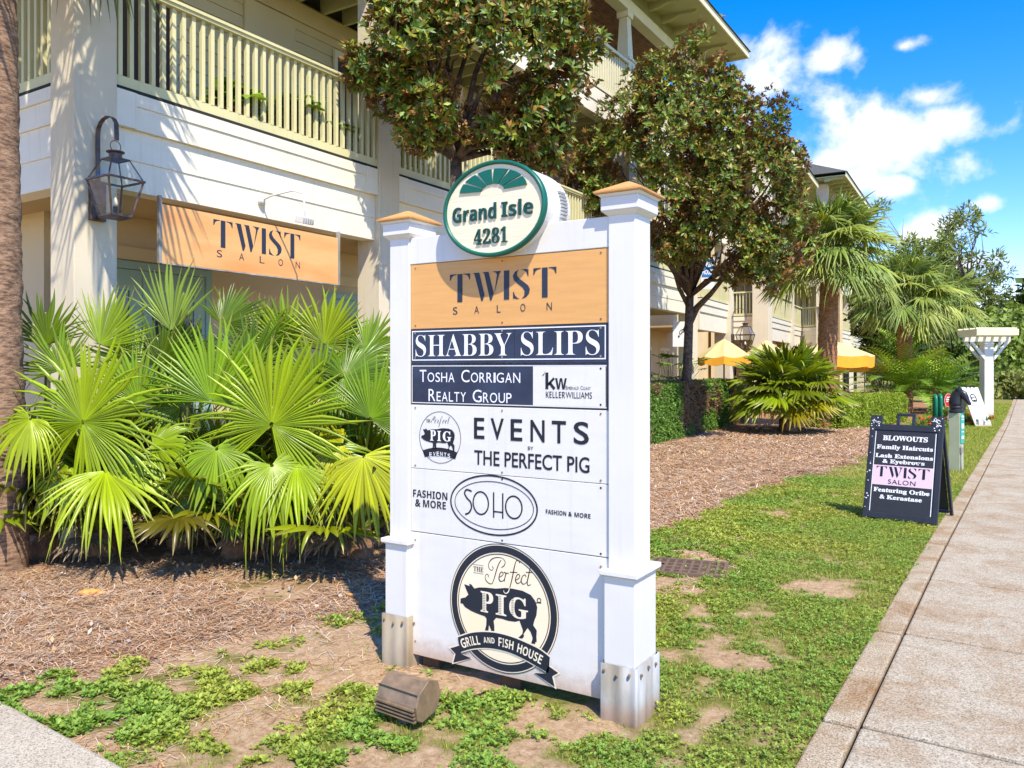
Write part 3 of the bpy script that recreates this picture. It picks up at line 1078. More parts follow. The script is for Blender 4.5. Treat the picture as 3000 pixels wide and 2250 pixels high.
for sgn in (-1, 1):
    f.poly(S((sgn * .276, -.245), (sgn * .335, -.270), (sgn * .300, -.294), (sgn * .315, -.345), (sgn * .196, -.298), (sgn * .262, -.288)))
    for k in range(3):
        f.stroke(S((sgn * (.20 + .012 * k), -.262 - .008 * k), (sgn * (.262), -.283 - .003 * k)), .0018)
for k in range(11):
    zz = .06 - .009 * k
    for a, wd in ((-.122, .018), (-.022, .018), (.058, .014)):
        f.rect(gc + a, gc + a + wd, gz_ + zz, gz_ + zz + .002)
f.build('ribbon', M['badge'], p)
f = face(lift=.007)
mid = lambda x: np.interp(x, [q[0] for q in top], [q[1] for q in top]) * .5 + np.interp(x, [q[0] for q in bot], [q[1] for q in bot]) * .5
x = -.262
for ch in 'GRILL and FISH HOUSE':
    small = ch in 'and'
    wd = {'I': .009, 'L': .020, 'E': .020, 'F': .020, ' ': .014, 'S': .021, 'O': .031, 'G': .029, 'H': .027, 'U': .026, 'R': .023}.get(ch, .020)
    if ch != ' ':
        zc = mid(x + wd / 2)
        sl_ = (mid(x + wd + .006) - mid(x - .006)) / (wd + .012)
        h = .046 if not small else .030
        v, fc = text_geo({'I': '𝗜', 'L': '𝗟', 'E': '𝗘', 'F': '𝗙', 'S': '𝗦', 'O': '𝗢', 'G': '𝗚', 'H': '𝗛', 'U': '𝗨', 'R': '𝗥', 'a': '𝗔', 'n': '𝗡', 'd': '𝗗'}[ch])
        f.add([(gc + x + wd * a - sl_ * h * (c - .5), gz_ + zc + (c - .5) * h + sl_ * wd * (a - .5)) for a, c in v], fc)
    x += wd + .0052
f.build('ribbon_lettering', M['cream_ink'], p)
f = face(lift=.003)
screws(f, (.12, .69), (-2.85, -1.70))
f.build('screws', M['bronze'], p)

# oval plaque on a drum
oc, oz, orx, orz = -2.278, 2.477, .312, .245
b = MB()
n = 72
ell = lambda rx, rz, y: [Vector((oc + rx * math.cos(2 * math.pi * i / n), y, oz + rz * math.sin(2 * math.pi * i / n))) for i in range(n)]
b.prism(ell(orx - .004, orz - .004, 3.478), (0, .25, 0))
drum = b.build('plaque_drum', M['sign_white'], sign, bevel=.008)
b = MB()
b.prism(ell(orx, orz, 3.474), (0, -.022, 0))
board = b.build('oval_plaque', M['plaque'], sign, bevel=.004)
V, F = [], []
prof = [(0, -.002), (0, -.030), (-.010, -.037), (-.020, -.030), (-.022, -.018)]
for i in range(n):
    c_, s_ = math.cos(2 * math.pi * i / n), math.sin(2 * math.pi * i / n)
    V += [(oc + (orx + .003 + d) * c_, 3.474 + y, oz + (orz + .003 + d) * s_) for d, y in prof]
k = len(prof)
F = [[i * k + j, i * k + j + 1, ((i + 1) % n) * k + j + 1, ((i + 1) % n) * k + j] for i in range(n) for j in range(k - 1)]
me = bpy.data.meshes.new('rim')
me.from_pydata(V, [], F)
me.update()
link('rim', me, M['green_rim'], board, smooth=True)


def raised(fl_fn, name, m, depth=.008):
    """carved letters standing proud of the plaque"""
    fl = Flat((0, 3.452, 0), (1, 0, 0), (0, 0, 1), .0)
    fl_fn(fl)
    o = fl.build(name, m, board)
    sd = o.modifiers.new('thickness', 'SOLIDIFY')
    sd.thickness = depth
    sd.offset = 1
    return o


def plaque_text(fl):
    fl.text('𝗚𝗿𝗮𝗻𝗱', -2.530, -2.255, 2.424, 2.508)
    fl.text('𝗜𝘀𝗹𝗲', -2.222, -2.035, 2.426, 2.508)
    for i, ch in enumerate(('𝟒', '𝟐', '𝟖', '𝟏')):
        fl.text(ch, -2.392 + .055 * i, -2.345 + .055 * i - (.008 if i == 3 else 0), 2.298, 2.378)


def sunburst(fl):
    cx_, cz_ = oc + .0, 2.568
    for k in range(6):
        t0, t1 = math.radians(4 + k * 29.2), math.radians(4 + k * 29.2 + 24.5)
        ts = [t0 + (t1 - t0) * i / 6 for i in range(7)]
        fl.poly([(cx_ + .207 * math.cos(t), cz_ + .112 * math.sin(t)) for t in ts] + [(cx_ + .072 * math.cos(t), cz_ + .036 * math.sin(t)) for t in reversed(ts)])


raised(plaque_text, 'lettering', M['green_ink'])
raised(sunburst, 'sunburst', M['green_rim'])
b = MB()
for k in range(9):
    zz = 2.41 + .018 * k
    xx = orx * math.sqrt(max(0, 1 - ((zz - oz) / orz) ** 2))
    b.box(oc + xx - .012, oc + xx + .004, 3.615, 3.685, zz, zz + .012)
b.build('louver', M['galv'], drum)

# ------------------------------------------------------------------ flood light, drain, fallen leaf
fl_ = thing('flood_light', 'brown ribbed metal flood light on the ground aimed up at the white sign', 'light', (-2.44, 2.96, 0))
prof = [(-.055, .028), (.065, .05), (.10, .13), (.07, .20), (.0, .222), (-.078, .176), (-.105, .118), (-.092, .05)]     # y, z of the housing seen from its end
b = MB()
b.prism([(-2.575, 2.96 + y, z) for y, z in prof], (.275, 0, -.012))
hs = b.build('housing', M['bronze'], fl_, bevel=.006)
b = MB()
for k in range(4):
    z_ = .044 + .021 * k
    y_ = -.092 - .013 * k / 3
    b.hull8([Vector((-2.577, 2.96 + y, z)) for y, z in ((y_ + .01, z_), (y_ - .016, z_ - .003), (y_ - .016, z_ + .005), (y_ + .01, z_ + .008))]
            + [Vector((-2.302, 2.96 + y, z - .012)) for y, z in ((y_ + .01, z_), (y_ - .016, z_ - .003), (y_ - .016, z_ + .005), (y_ + .01, z_ + .008))])
b.build('fins', M['bronze'], hs)
b = MB()
b.hull8([Vector((-2.577, 2.96 + y, z)) for y, z in ((-.081, .1785), (-.084, .172), (-.080, .171), (-.077, .1785))] + [Vector((-2.302, 2.96 + y, z - .012)) for y, z in ((-.081, .1785), (-.084, .172), (-.080, .171), (-.077, .1785))])
b.build('seam', M['dark_gap'], hs)
b = MB()
b.hull8([Vector((-2.57, 2.96 + y, z)) for y, z in ((.068, .066), (.100, .130), (.106, .128), (.074, .064))] + [Vector((-2.32, 2.96 + y, z - .01)) for y, z in ((.068, .066), (.100, .130), (.106, .128), (.074, .064))])
b.build('lens', M['flood_lens'], hs)
b = MB()
b.prism([(-2.30, 2.96 + y * 1.06, .13 + (z - .13) * 1.05) for y, z in prof], (.014, 0, 0))
b.build('end_plate', M['bronze'], fl_, bevel=.003)
b = MB()
b.tube([(-2.44, 2.97, -.08), (-2.44, 2.97, .05)], .022, 10)
b.lathe((-2.44, 2.97, -.02), [(.06, 0), (.06, .02), (.035, .035)], 14)
b.build('stem', M['galv'], fl_, smooth=False)
b = MB()
b.tube([(-2.44, 2.99, .03), (-2.41, 3.06, .03), (-2.36, 3.18, -.005), (-2.30, 3.34, -.004), (-2.26, 3.5, -.004)], .006, 6)
b.build('cable', M['black_metal'], fl_, smooth=True)
fl_.scale = (.86, .86, .88)

gr = thing('drain_grate', 'rusty cast iron drain grate set in the grass behind the sign post', 'drain', (-2.3, 6.5, 0))
R = Matrix.Rotation(math.radians(14), 2)
du, dv = R @ Vector((1, 0)), R @ Vector((0, 1))
b = MB((-2.30, 6.42), du, dv)
for k in range(2):
    b.box(-.32, .32, -.25 + .47 * k, -.22 + .47 * k, -.06, .012)
    b.box(-.32 + .61 * k, -.29 + .61 * k, -.22, .22, -.06, .012)
b.build('frame', M['concrete_iron'], gr)
b = MB((-2.30, 6.42), du, dv)
for k in range(8):
    b.box(-.26 + .07 * k, -.235 + .07 * k, -.22, .22, -.05, .008)
for k in range(3):
    b.box(-.29, .29, -.125 + .11 * k, -.10 + .11 * k, -.052, .006)
b.build('bars', M['concrete_iron'], gr)
b = MB((-2.30, 6.42), du, dv)
b.box(-.29, .29, -.22, .22, -.075, -.06)
b.build('pit', M['dark_gap'], gr)

M['dry_leaf'] = mat('dry_leaf', lin(226, 168, 92), 0.5, 0.2, 20, col2=lin(196, 128, 62))


def dry_leaf(x, y, z, L, wd, rot, label, curl=.3):
    c, s_ = math.cos(rot), math.sin(rot)
    V, F = [], []
    for i in range(7):
        t = i / 6
        hw = wd * math.sin(math.pi * (t * .96 + .02)) ** .8
        for j in (-1, -.5, 0, .5, 1):
            a, b_ = (t - .5) * L, j * hw
            V.append((x + a * c - b_ * s_, y + a * s_ + b_ * c, z + .005 + wd * .9 * (1 - abs(j) ** 1.6) * math.sin(math.pi * t) + curl * .05 * L * math.cos(t * 5)))
    F = [[i * 5 + j, i * 5 + j + 1, i * 5 + j + 6, i * 5 + j + 5] for i in range(6) for j in range(4)]
    me = bpy.data.meshes.new('fallen_leaf')
    me.from_pydata(V, [], F)
    me.update()
    return tag(link('fallen_leaf', me, M['dry_leaf'], None, smooth=True), label, 'leaf')


q = ground_at(198, 1290)
dry_leaf(q.x, q.y, .02, .24, .045, math.radians(38), 'large curled orange dry leaf lying alone on the pine straw')

# ------------------------------------------------------------------ buildings
def rail_mesh(u, a0, a1, o, z0, z1, frame, pitch=.118, bw=.044):
    """bottom board and balusters of one balcony railing"""
    b = MB(*frame)
    b.box(a0, a1, o - .05, o - .012, z0, z0 + .10)
    n = max(2, int((a1 - a0) / pitch))
    for i in range(n):
        a = a0 + (a1 - a0) * (i + .5) / n
        b.box(a - bw / 2, a + bw / 2, o - .052, o - .008, z0 + .1002, z1 - .0502)
    return b


M['glass'] = mat('dark_glass', lin(52, 58, 62), 0.06, 0.3, 2, spec=0.9, col2=lin(24, 27, 28))
M['blind'] = mat('blind', lin(86, 62, 44), 0.7, 0.3, 40, stretch=(.2, .2, 12))
M['wood_plank'] = mat('wood_plank', lin(168, 122, 88), 0.7, 0.5, 5, 0.1, 40, col2=lin(92, 60, 40), stretch=(9, .7, 1))
M['joist'] = mat('joist', lin(212, 204, 150), 0.7, 0.12, 4)
M['deck'] = mat('deck_dark', lin(92, 92, 80), 0.9, 0.2, 6)
M['siding'] = mat('siding_tan', lin(214, 196, 148), 0.75, 0.08, 2)
M['ceil'] = mat('porch_ceiling', lin(186, 164, 118), 0.85, 0.08, 2)

near = thing('shop_building', 'cream three storey building with stucco columns and pale green balcony railings, left behind the sign', 'building', (-8.0, 12.0, 0))
FN = ((-7.4, 4.15), (0, 1), (1, 0))     # along the street, outwards to the street
BAY, CW = 4.23, .422
NB = 4
LEN = NB * BAY + CW


def add(b, name, m, parent=near, **k):
    return b.build(name, m, parent, **k)


dzs = [0, 0, -.28, -.28]
for i in range(NB + 1):
    b = MB(*FN)
    b.box(i * BAY, i * BAY + CW, -.404, 0, -.1, 7.02)
    col = add(b, 'column', M['stucco'], bevel=.006)
    b = MB(*FN)
    b.box(i * BAY + .02, i * BAY + CW - .02, -.38, -.02, 7.0205, 8.70)
    b.taper(i * BAY + CW / 2, -.2, .21, 8.70, .21, 8.76)
    b.taper(i * BAY + CW / 2, -.2, .145, 8.76, .10, 9.72)
    b.taper(i * BAY + CW / 2, -.2, .14, 9.72, .15, 9.86)
    add(b, 'porch_post', M['cream'], bevel=.006)
for i in range(NB):
    a0, a1, dz = i * BAY + CW + .001, (i + 1) * BAY - .001, dzs[i]
    # second-floor fascia: lapped boards, drip ledge, beam
    b = MB(*FN)
    b.box(a0, a1, -.30, -.028, 4.275 + dz, 4.40 + dz)
    b.box(a0, a0 + .22, -.30, -.020, 4.045 + dz, 4.402 + dz)
    b.box(a1 - .22, a1, -.30, -.020, 4.045 + dz, 4.402 + dz)
    b.box(a0 + .221, a1 - .221, -.30, -.042, 4.045 + dz, 4.274 + dz)
    b.hull8([b.w(a0, -.30, 3.735 + dz), b.w(a1, -.30, 3.735 + dz), b.w(a1, -.072, 3.735 + dz), b.w(a0, -.072, 3.735 + dz), b.w(a0, -.30, 4.044 + dz), b.w(a1, -.30, 4.044 + dz), b.w(a1, -.088, 4.044 + dz), b.w(a0, -.088, 4.044 + dz)])
    b.box(a0, a1, -.30, -.084, 3.43 + dz, 3.734 + dz)
    fa = add(b, 'fascia', M['white_board'], bevel=.002)
    b = MB(*FN)
    b.box(a0, a1, -.31, -.034, 4.4025 + dz, 4.436 + dz)
    b.build('drip_gap', M['dark_gap'], fa)
    r = add(rail_mesh(0, a0, a1, -.03, 4.44 + dz, 5.47 + dz, FN), 'railing', M['rail'])
    b = MB(*FN)
    b.box(a0, a1, -.085, -.005, 5.42 + dz, 5.455 + dz)
    b.box(a0, a1, -.10, .012, 5.4555 + dz, 5.49 + dz)
    b.build('handrail', M['rail'], r, bevel=.004)
    # third floor
    b = MB(*FN)
    b.box(a0, a1, -.30, -.06, 7.03, 7.30)
    b.box(a0, a1, -.30, -.04, 7.301, 7.56)
    fb = add(b, 'fascia', M['white_board'], bevel=.002)
    b = MB(*FN)
    b.box(a0, a1, -.31, -.05, 7.561, 7.60)
    b.build('drip_gap', M['dark_gap'], fb)
    r = add(rail_mesh(0, a0, a1, -.04, 7.61, 8.63, FN), 'railing', M['cream'])
    b = MB(*FN)
    b.box(a0, a1, -.10, .0, 8.58, 8.65)
    b.build('handrail', M['cream'], r, bevel=.004)
    # deck over the walk, joists of the deck above
    b = MB(*FN)
    b.box(a0 - .209, a1 + .209, -1.395, -.302, 3.44 + dz, 3.50 + dz)
    add(b, 'soffit', M['ceil'])
    b = MB(*FN)
    b.box(a0 - .209, a1 + .209, -1.52, -.303, 4.30 + dz, 4.36 + dz)
    add(b, 'balcony_floor', M['deck'])
    b = MB(*FN)
    k = int((a1 - a0) / .46)
    for j in range(k + 1):
        aa = a0 + .02 + (a1 - a0 - .09) * j / k
        b.box(aa, aa + .05, -1.58, -.302, 7.06, 7.32)
    add(b, 'joists', M['joist'])
    b = MB(*FN)
    b.box(a0 - .209, a1 + .209, -1.62, -.303, 7.3205, 7.37)
    add(b, 'balcony_floor', M['deck'])
# recessed walls
b = MB(*FN)
b.box(.36, 8.2, -7.5, -.306, 3.5005, 3.53)
add(b, 'soffit', M['ceil'])
b = MB(*FN)
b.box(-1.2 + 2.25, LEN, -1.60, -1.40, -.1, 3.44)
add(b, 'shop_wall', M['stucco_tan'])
b = MB(*FN)
b.box(1.03, LEN, -1.40, -1.37, 2.93, 3.08)
add(b, 'wall_trim', M['siding'])
b = MB(*FN)
for k in range(16):
    z0 = 4.34 + .165 * k
    b.hull8([b.w(-.1, -1.80, z0), b.w(LEN, -1.80, z0), b.w(LEN, -1.545, z0), b.w(-.1, -1.545, z0), b.w(-.1, -1.80, z0 + .164), b.w(LEN, -1.80, z0 + .164), b.w(LEN, -1.565, z0 + .164), b.w(-.1, -1.565, z0 + .164)])
add(b, 'siding', M['siding'])
b = MB(*FN)
b.box(-.1, LEN, -1.60, -1.52, 6.78, 7.05)
add(b, 'wall_trim', M['siding'])
b = MB(*FN)
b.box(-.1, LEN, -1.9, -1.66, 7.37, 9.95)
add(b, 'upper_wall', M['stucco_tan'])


def door(par, a0, a1, o, z0, z1, fr, m=None, leaves=1, glass=(.16, .32), handle=True):
    """frame, leaf with raised rails, glass pane, handle"""
    m = m or M['teal']
    b = MB(*fr)
    b.box(a0 - .09, a0, o, o + .05, z0, z1 + .09)
    b.box(a1, a1 + .09, o, o + .05, z0, z1 + .09)
    b.box(a0, a1, o, o + .05, z1, z1 + .09)
    b.build('door_frame', m, par, bevel=.003)
    w_ = (a1 - a0) / leaves
    for k in range(leaves):
        p0, p1 = a0 + k * w_ + .004, a0 + (k + 1) * w_ - .004
        b = MB(*fr)
        b.box(p0, p0 + glass[0], o + .002, o + .030, z0 + .02, z1 - .005)
        b.box(p1 - glass[0], p1, o + .002, o + .030, z0 + .02, z1 - .005)
        b.box(p0 + glass[0], p1 - glass[0], o + .002, o + .030, z0 + .02, z0 + glass[1] + .2)
        b.box(p0 + glass[0], p1 - glass[0], o + .002, o + .030, z1 - glass[0] - .09, z1 - .005)
        d = b.build('door', m, par, bevel=.003)
        b = MB(*fr)
        b.box(p0 + glass[0], p1 - glass[0], o + .008, o + .014, z0 + glass[1] + .2, z1 - glass[0] - .09)
        b.build('pane', M['glass'], d)
        if handle:
            b = MB(*fr)
            b.tube([b.w(p1 - .07, o + .03, z0 + 1.02), b.w(p1 - .07, o + .075, z0 + 1.02), b.w(p1 - .17, o + .075, z0 + 1.02)], .011, 8)
            b.build('handle', M['black_metal'], d)


door(near, .72, 2.46, -1.398, .12, 2.82, FN, leaves=2)
door(near, 4.66, 5.52, -1.398, .12, 2.72, FN)
door(near, 9.0, 10.6, -1.398, .12, 2.72, FN, leaves=2)
# second-floor windows with dark blinds
for a0, a1, z0, z1 in ((.25, 1.05, 4.42, 6.6), (1.35, 2.15, 4.42, 6.6), (4.9, 6.1, 4.42, 6.6), (9.2, 10.6, 4.4, 6.6)):
    b = MB(*FN)
    b.box(a0, a0 + .07, -1.545, -1.50, z0, z1)
    b.box(a1 - .07, a1, -1.545, -1.50, z0, z1)
    b.box(a0 + .07, a1 - .07, -1.545, -1.50, z1 - .1, z1)
    wf = add(b, 'window', M['cream'], bevel=.003)
    b = MB(*FN)
    b.box(a0 + .07, a1 - .07, -1.545, -1.528, z0, z1 - .1)
    b.build('pane', M['blind'], wf)
b = MB(*FN)
b.box(3.2, 4.1, -1.545, -1.50, 4.4, 6.75)
add(b, 'wall_panel', M['siding'], bevel=.004)
# end of the building that turns the corner: the same boards and railing running back from the first column
FE = ((-7.404, 4.19), (-1, 0), (0, -1))
b = MB(*FE)
b.box(.402, 5, -.30, -.028, 4.275, 4.40)
b.box(.402, 5, -.30, -.050, 4.045, 4.274)
b.box(.402, 5, -.30, -.072, 3.735, 4.044)
b.box(.402, 5, -.30, -.084, 3.43, 3.734)
fa = add(b, 'fascia', M['white_board'], bevel=.002)
b = MB(*FE)
b.box(.402, 5, -.31, -.034, 4.4025, 4.436)
b.build('drip_gap', M['dark_gap'], fa)
r = add(rail_mesh(0, .402, 5, -.03, 4.44, 5.47, FE), 'railing', M['rail'])
b = MB(*FE)
b.box(.402, 5, -.10, .012, 5.42, 5.49)
b.build('handrail', M['rail'], r)
b = MB(*FE)
b.box(.402, 5, -.30, -.04, 7.03, 7.56)
add(b, 'fascia', M['white_board'])
b = MB(*FE)
b.box(.402, 6, -1.6, -.306, 3.447, 3.49)
add(b, 'soffit', M['ceil'])
b = MB(*FE)
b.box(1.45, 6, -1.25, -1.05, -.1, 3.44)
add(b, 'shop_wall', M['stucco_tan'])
b = MB(*FE)
b.box(1.6, 6, -1.3, -1.1, 4.36, 7.05)
add(b, 'siding', M['siding'])
b = MB(*FE)
b.box(.3, 6, -6, -.306, 7.332, 7.362)
b.box(1.7, 6, -6, -1.3, 4.31, 4.35)
add(b, 'balcony_floor', M['deck'])
# porch ceiling, beam, louvred frieze, eave with scroll brackets, roof
b = MB(*FN)
b.box(-.1, LEN + .1, -1.9, -.33, 9.965, 10.0)
add(b, 'porch_ceiling', M['wood_plank'])
b = MB(*FN)
b.box(-.1, LEN + .15, -.33, -.05, 9.86, 10.12)
beam = add(b, 'beam', M['cream'], bevel=.006)
b = MB(*FN)
b.box(-.1, LEN + .12, -.30, -.06, 10.1205, 10.44)
fz = add(b, 'frieze', M['soffit'])
b = MB(*FN)
for k in range(10):
    b.hull8([b.w(0, -.06, 10.15 + .027 * k), b.w(LEN, -.06, 10.15 + .027 * k), b.w(LEN, -.025, 10.135 + .027 * k), b.w(0, -.025, 10.135 + .027 * k),
             b.w(0, -.06, 10.158 + .027 * k), b.w(LEN, -.06, 10.158 + .027 * k), b.w(LEN, -.025, 10.143 + .027 * k), b.w(0, -.025, 10.143 + .027 * k)])
b.build('louver', M['soffit'], fz)
EO = 1.08


def scroll_bracket(fr, a, o0, o1, z):
    L = o1 - o0
    pr = [(0, .0), (0, -.20), (.25 * L, -.17), (.45 * L, -.105), (.62 * L, -.09), (.80 * L, -.115), (.92 * L, -.10), (L, -.03), (L, 0)]
    b = MB(*fr)
    pts = [b.w(a, o0 + x, z + dz) for x, dz in pr]
    b.prism(pts, b.u * .10)
    return b


nbk = 24
for k in range(nbk):
    add(scroll_bracket(FN, -.6 + (LEN + 1.3) * k / (nbk - 1) - .05, -.06, EO - .18, 10.46), 'bracket', M['soffit'])
b = MB(*FN)
E0, E1 = -1.0, LEN + 1.05
b.hull8([b.w(E0, -.4, 10.465), b.w(E1, -.4, 10.465), b.w(E1, EO, 10.405), b.w(E0, EO, 10.405), b.w(E0, -.4, 10.50), b.w(E1, -.4, 10.50), b.w(E1, EO, 10.44), b.w(E0, EO, 10.44)])
b.box(LEN + .1, E1 - .01, -10.4, -.402, 10.44, 10.48)
add(b, 'eave_soffit', M['soffit'])
b = MB(*FN)
b.box(E0, E1, EO, EO + .035, 10.36, 10.54)
b.box(E1, E1 + .035, -10.4, EO + .035, 10.36, 10.54)
add(b, 'eave_board', M['cream'])
b = MB(*FN)
c4 = [(E0 - .05, EO + .08), (E1 + .08, EO + .08), (E1 + .08, -10.5), (E0 - .05, -10.5)]
r0, r1 = (E0 + 5.2, -4.7), (E1 - 5.2, -4.7)
lo = [b.w(a, o, 10.545) for a, o in c4]
hi = [b.w(r0[0], r0[1], 13.4), b.w(r1[0], r1[1], 13.4)]
i = len(b.v)
b.v += lo + hi
b.f += [[i, i + 1, i + 5, i + 4], [i + 1, i + 2, i + 5], [i + 2, i + 3, i + 4, i + 5], [i + 3, i, i + 4], [i + 3, i + 2, i + 1, i]]
add(b, 'roof', M['roof'])
b = MB(*FN)
b.box(LEN - .2, LEN, -10, -1.6, -.1, 10.43)
add(b, 'end_wall', M['stucco'])

# hanging salon sign, its lamp, lantern
hsn = thing('hanging_sign', 'long orange salon sign hung under the white beam of the porch', 'sign', (-7.38, 6.3, 3.0))
b = MB(*FN)
b.box(.92, 3.45, -.045, -.015, 2.745, 3.345)
pn = b.build('sign_panel', mat('orange_panel_hung', lin(226, 152, 84), 0.3, 0.12, 1.3, 0.15, 40, col2=lin(230, 180, 116), stretch=(1, .7, 3)), hsn, bevel=.003)
f = Flat((-7.415, 4.15 + .92, 2.745), (0, 1, 0), (0, 0, 1), .002)
twist_word(f, .62, 1.88, .245, .545)
for ch, x in zip('SALON', (.70, 1.00, 1.29, 1.57, 1.84)):
    f.text(ch, x - .035, x + .035, .135, .215, offset=-.004)
f.build('lettering', M['navy_ink'], pn)
b = MB(*FN)
b.box(.885, .918, -.052, -.010, 2.735, 3.432)
b.box(3.452, 3.485, -.052, -.010, 2.735, 3.432)
b.box(.92, 3.45, -.050, -.012, 2.730, 2.7445)
b.build('frame', M['galv'], hsn, bevel=.003)
lamp = thing('sign_lamp', 'small white gooseneck lamp on the beam above the orange hanging sign', 'lamp', (-7.3, 6.55, 3.6))
b = MB(*FN)
b.lathe(b.w(2.25, -.07, 3.62), [(.045, -.045), (.045, .045)], 12)
b.tube([b.w(2.25, -.08, 3.62), b.w(2.25, .10, 3.66), b.w(2.32, .38, 3.70), b.w(2.36, .50, 3.66), b.w(2.37, .52, 3.50), b.w(2.37, .52, 3.36)], .011, 8)
arm = b.build('arm', M['sign_white'], lamp, smooth=True)
b = MB(*FN)
b.hull8([b.w(2.37 + x, .50 + y + .02 * zc, 3.30 + .075 * zc + (.03 if y < 0 else 0)) for zc in (0, 1) for x, y in ((-.085, -.06), (.085, -.06), (.085, .06), (-.085, .06))])
hd = b.build('lamp_head', M['sign_white'], lamp, bevel=.006)
b = MB(*FN)
for k in range(5):
    b.box(2.30 + .035 * k, 2.31 + .035 * k, .562, .576, 3.305, 3.36)
b.build('fins', M['galv'], hd)


def lantern(loc, label, sc=1.0):
    """four-sided copper gas lantern on a hooked bracket; loc is the wall point behind it, outwards = +X"""
    L = thing('wall_lantern', label, 'lantern', loc, 'copper lanterns on the columns')
    o = Vector(loc)
    P = lambda x, y, z: o + Vector((x, y, z)) * sc
    cx = .32
    b = MB()
    b.hull8([P(*p) for p in ((.0, -.075, -.42), (.05, -.075, -.42), (.05, .075, -.42), (0, .075, -.42), (.0, -.075, -.05), (.05, -.075, -.05), (.05, .075, -.05), (0, .075, -.05))])
    b.bar(P(.05, 0, -.39), P(cx, 0, -.40), .05 * sc, .03 * sc)
    b.build('wall_box', M['copper'], L, bevel=.004)
    b = MB()
    hook = [(.03, -.10), (.03, .40)] + [(.03 + .155 * (1 - math.cos(t)), .40 + .14 * math.sin(t)) for t in [math.pi * k / 8 for k in range(1, 8)]] + [(.335, .36), (.335, .30)]
    for (x0, z0), (x1, z1) in zip(hook[:-1], hook[1:]):
        b.hull8([P(x0, -.022, z0), P(x1, -.022, z1), P(x1, .022, z1), P(x0, .022, z0), P(x0 + .006, -.022, z0 + .006), P(x1 + .006, -.022, z1 + .006), P(x1 + .006, .022, z1 + .006), P(x0 + .006, .022, z0 + .006)])
    b.build('hook', M['copper'], L)
    b = MB()
    b.tube([P(cx + .0, .052 * math.cos(t), .245 + .052 * math.sin(t)) for t in [2 * math.pi * k / 20 for k in range(21)]], .005 * sc, 6, cap=False)
    b.build('ring', M['bronze'], L)
    b = MB()
    b.lathe(P(cx, 0, .125), [(.058 * sc, 0), (.056 * sc, .05 * sc), (.080 * sc, .062 * sc), (.080 * sc, .070 * sc), (.05 * sc, .078 * sc)], 20)
    b.build('chimney', M['copper'], L, smooth=False)
    b = MB()
    T, S_, B = .085, .172, .098                 # half widths: crown, shoulder, foot
    zt, zs, zb = .12, -.075, -.405
    for sx, sy in ((-1, -1), (1, -1), (1, 1), (-1, 1)):
        b.bar(P(cx + sx * T, sy * T, zt), P(cx + sx * S_, sy * S_, zs), .012 * sc)
        b.bar(P(cx + sx * S_, sy * S_, zs), P(cx + sx * B, sy * B, zb), .017 * sc)
    for h, z, w in ((T, zt, .014), (S_ + .008, zs, .018), (B, zb, .022)):
        q = [P(cx + sx * h, sy * h, z) for sx, sy in ((-1, -1), (1, -1), (1, 1), (-1, 1))]
        for k in range(4):
            b.bar(q[k], q[(k + 1) % 4], w * sc)
    b.hull8([P(cx + sx * h, sy * h, z) for h, z in ((B, zb - .02), (B, zb - .002)) for sx, sy in ((-1, -1), (1, -1), (1, 1), (-1, 1))])
    b.hull8([P(cx + sx * h, sy * h, z) for h, z in ((T, zt - .002), (T * .8, zt + .012)) for sx, sy in ((-1, -1), (1, -1), (1, 1), (-1, 1))])
    b.build('frame', M['copper'], L, bevel=.0015)
    b = MB()
    for k in range(4):
        q0 = ((-1, -1), (1, -1), (1, 1), (-1, 1))[k]
        q1 = ((1, -1), (1, 1), (-1, 1), (-1, -1))[k]
        b.face([P(cx + q0[0] * S_, q0[1] * S_, zs), P(cx + q1[0] * S_, q1[1] * S_, zs), P(cx + q1[0] * T, q1[1] * T, zt), P(cx + q0[0] * T, q0[1] * T, zt)])
        b.face([P(cx + q0[0] * B, q0[1] * B, zb), P(cx + q1[0] * B, q1[1] * B, zb), P(cx + q1[0] * S_, q1[1] * S_, zs), P(cx + q0[0] * S_, q0[1] * S_, zs)])
    b.build('panes', M['lantern_glass'], L)
    b = MB()
    b.tube([P(cx, 0, zb), P(cx, 0, zb + .09)], .022 * sc, 10)
    bu = b.build('burner', M['black_metal'], L)
    b = MB()
    b.lathe(P(cx, 0, zb + .09), [(.012 * sc, 0), (.026 * sc, .025 * sc), (.02 * sc, .06 * sc), (.003 * sc, .09 * sc)], 10)
    b.build('wick', M['cream_ink'], bu, smooth=True)
    return L


def glass_material():
    m, n, l, p = new_mat('lantern_glass')
    g = n.new('ShaderNodeBsdfGlossy')
    g.inputs['Roughness'].default_value = 0.03
    t = n.new('ShaderNodeBsdfTransparent')
    t.inputs['Color'].default_value = (.95, .975, .96, 1)
    ad = n.new('ShaderNodeLayerWeight')
    ad.inputs['Blend'].default_value = .12
    mx = n.new('ShaderNodeMixShader')
    l.new(ad.outputs['Facing'], mx.inputs['Fac'])
    l.new(t.outputs[0], mx.inputs[1])
    l.new(g.outputs[0], mx.inputs[2])
    l.new(mx.outputs[0], n['Material Output'].inputs['Surface'])
    return m


M['lantern_glass'] = glass_material()
lantern((-7.4, 4.36, 3.475), 'large copper lantern with glass sides hooked on the corner column at left')

# the farther wing, stepping back and forward along the street
far = thing('terrace_building', 'farther cream wing with projecting green balconies, beyond the palms', 'building', (-9, 36, 0))


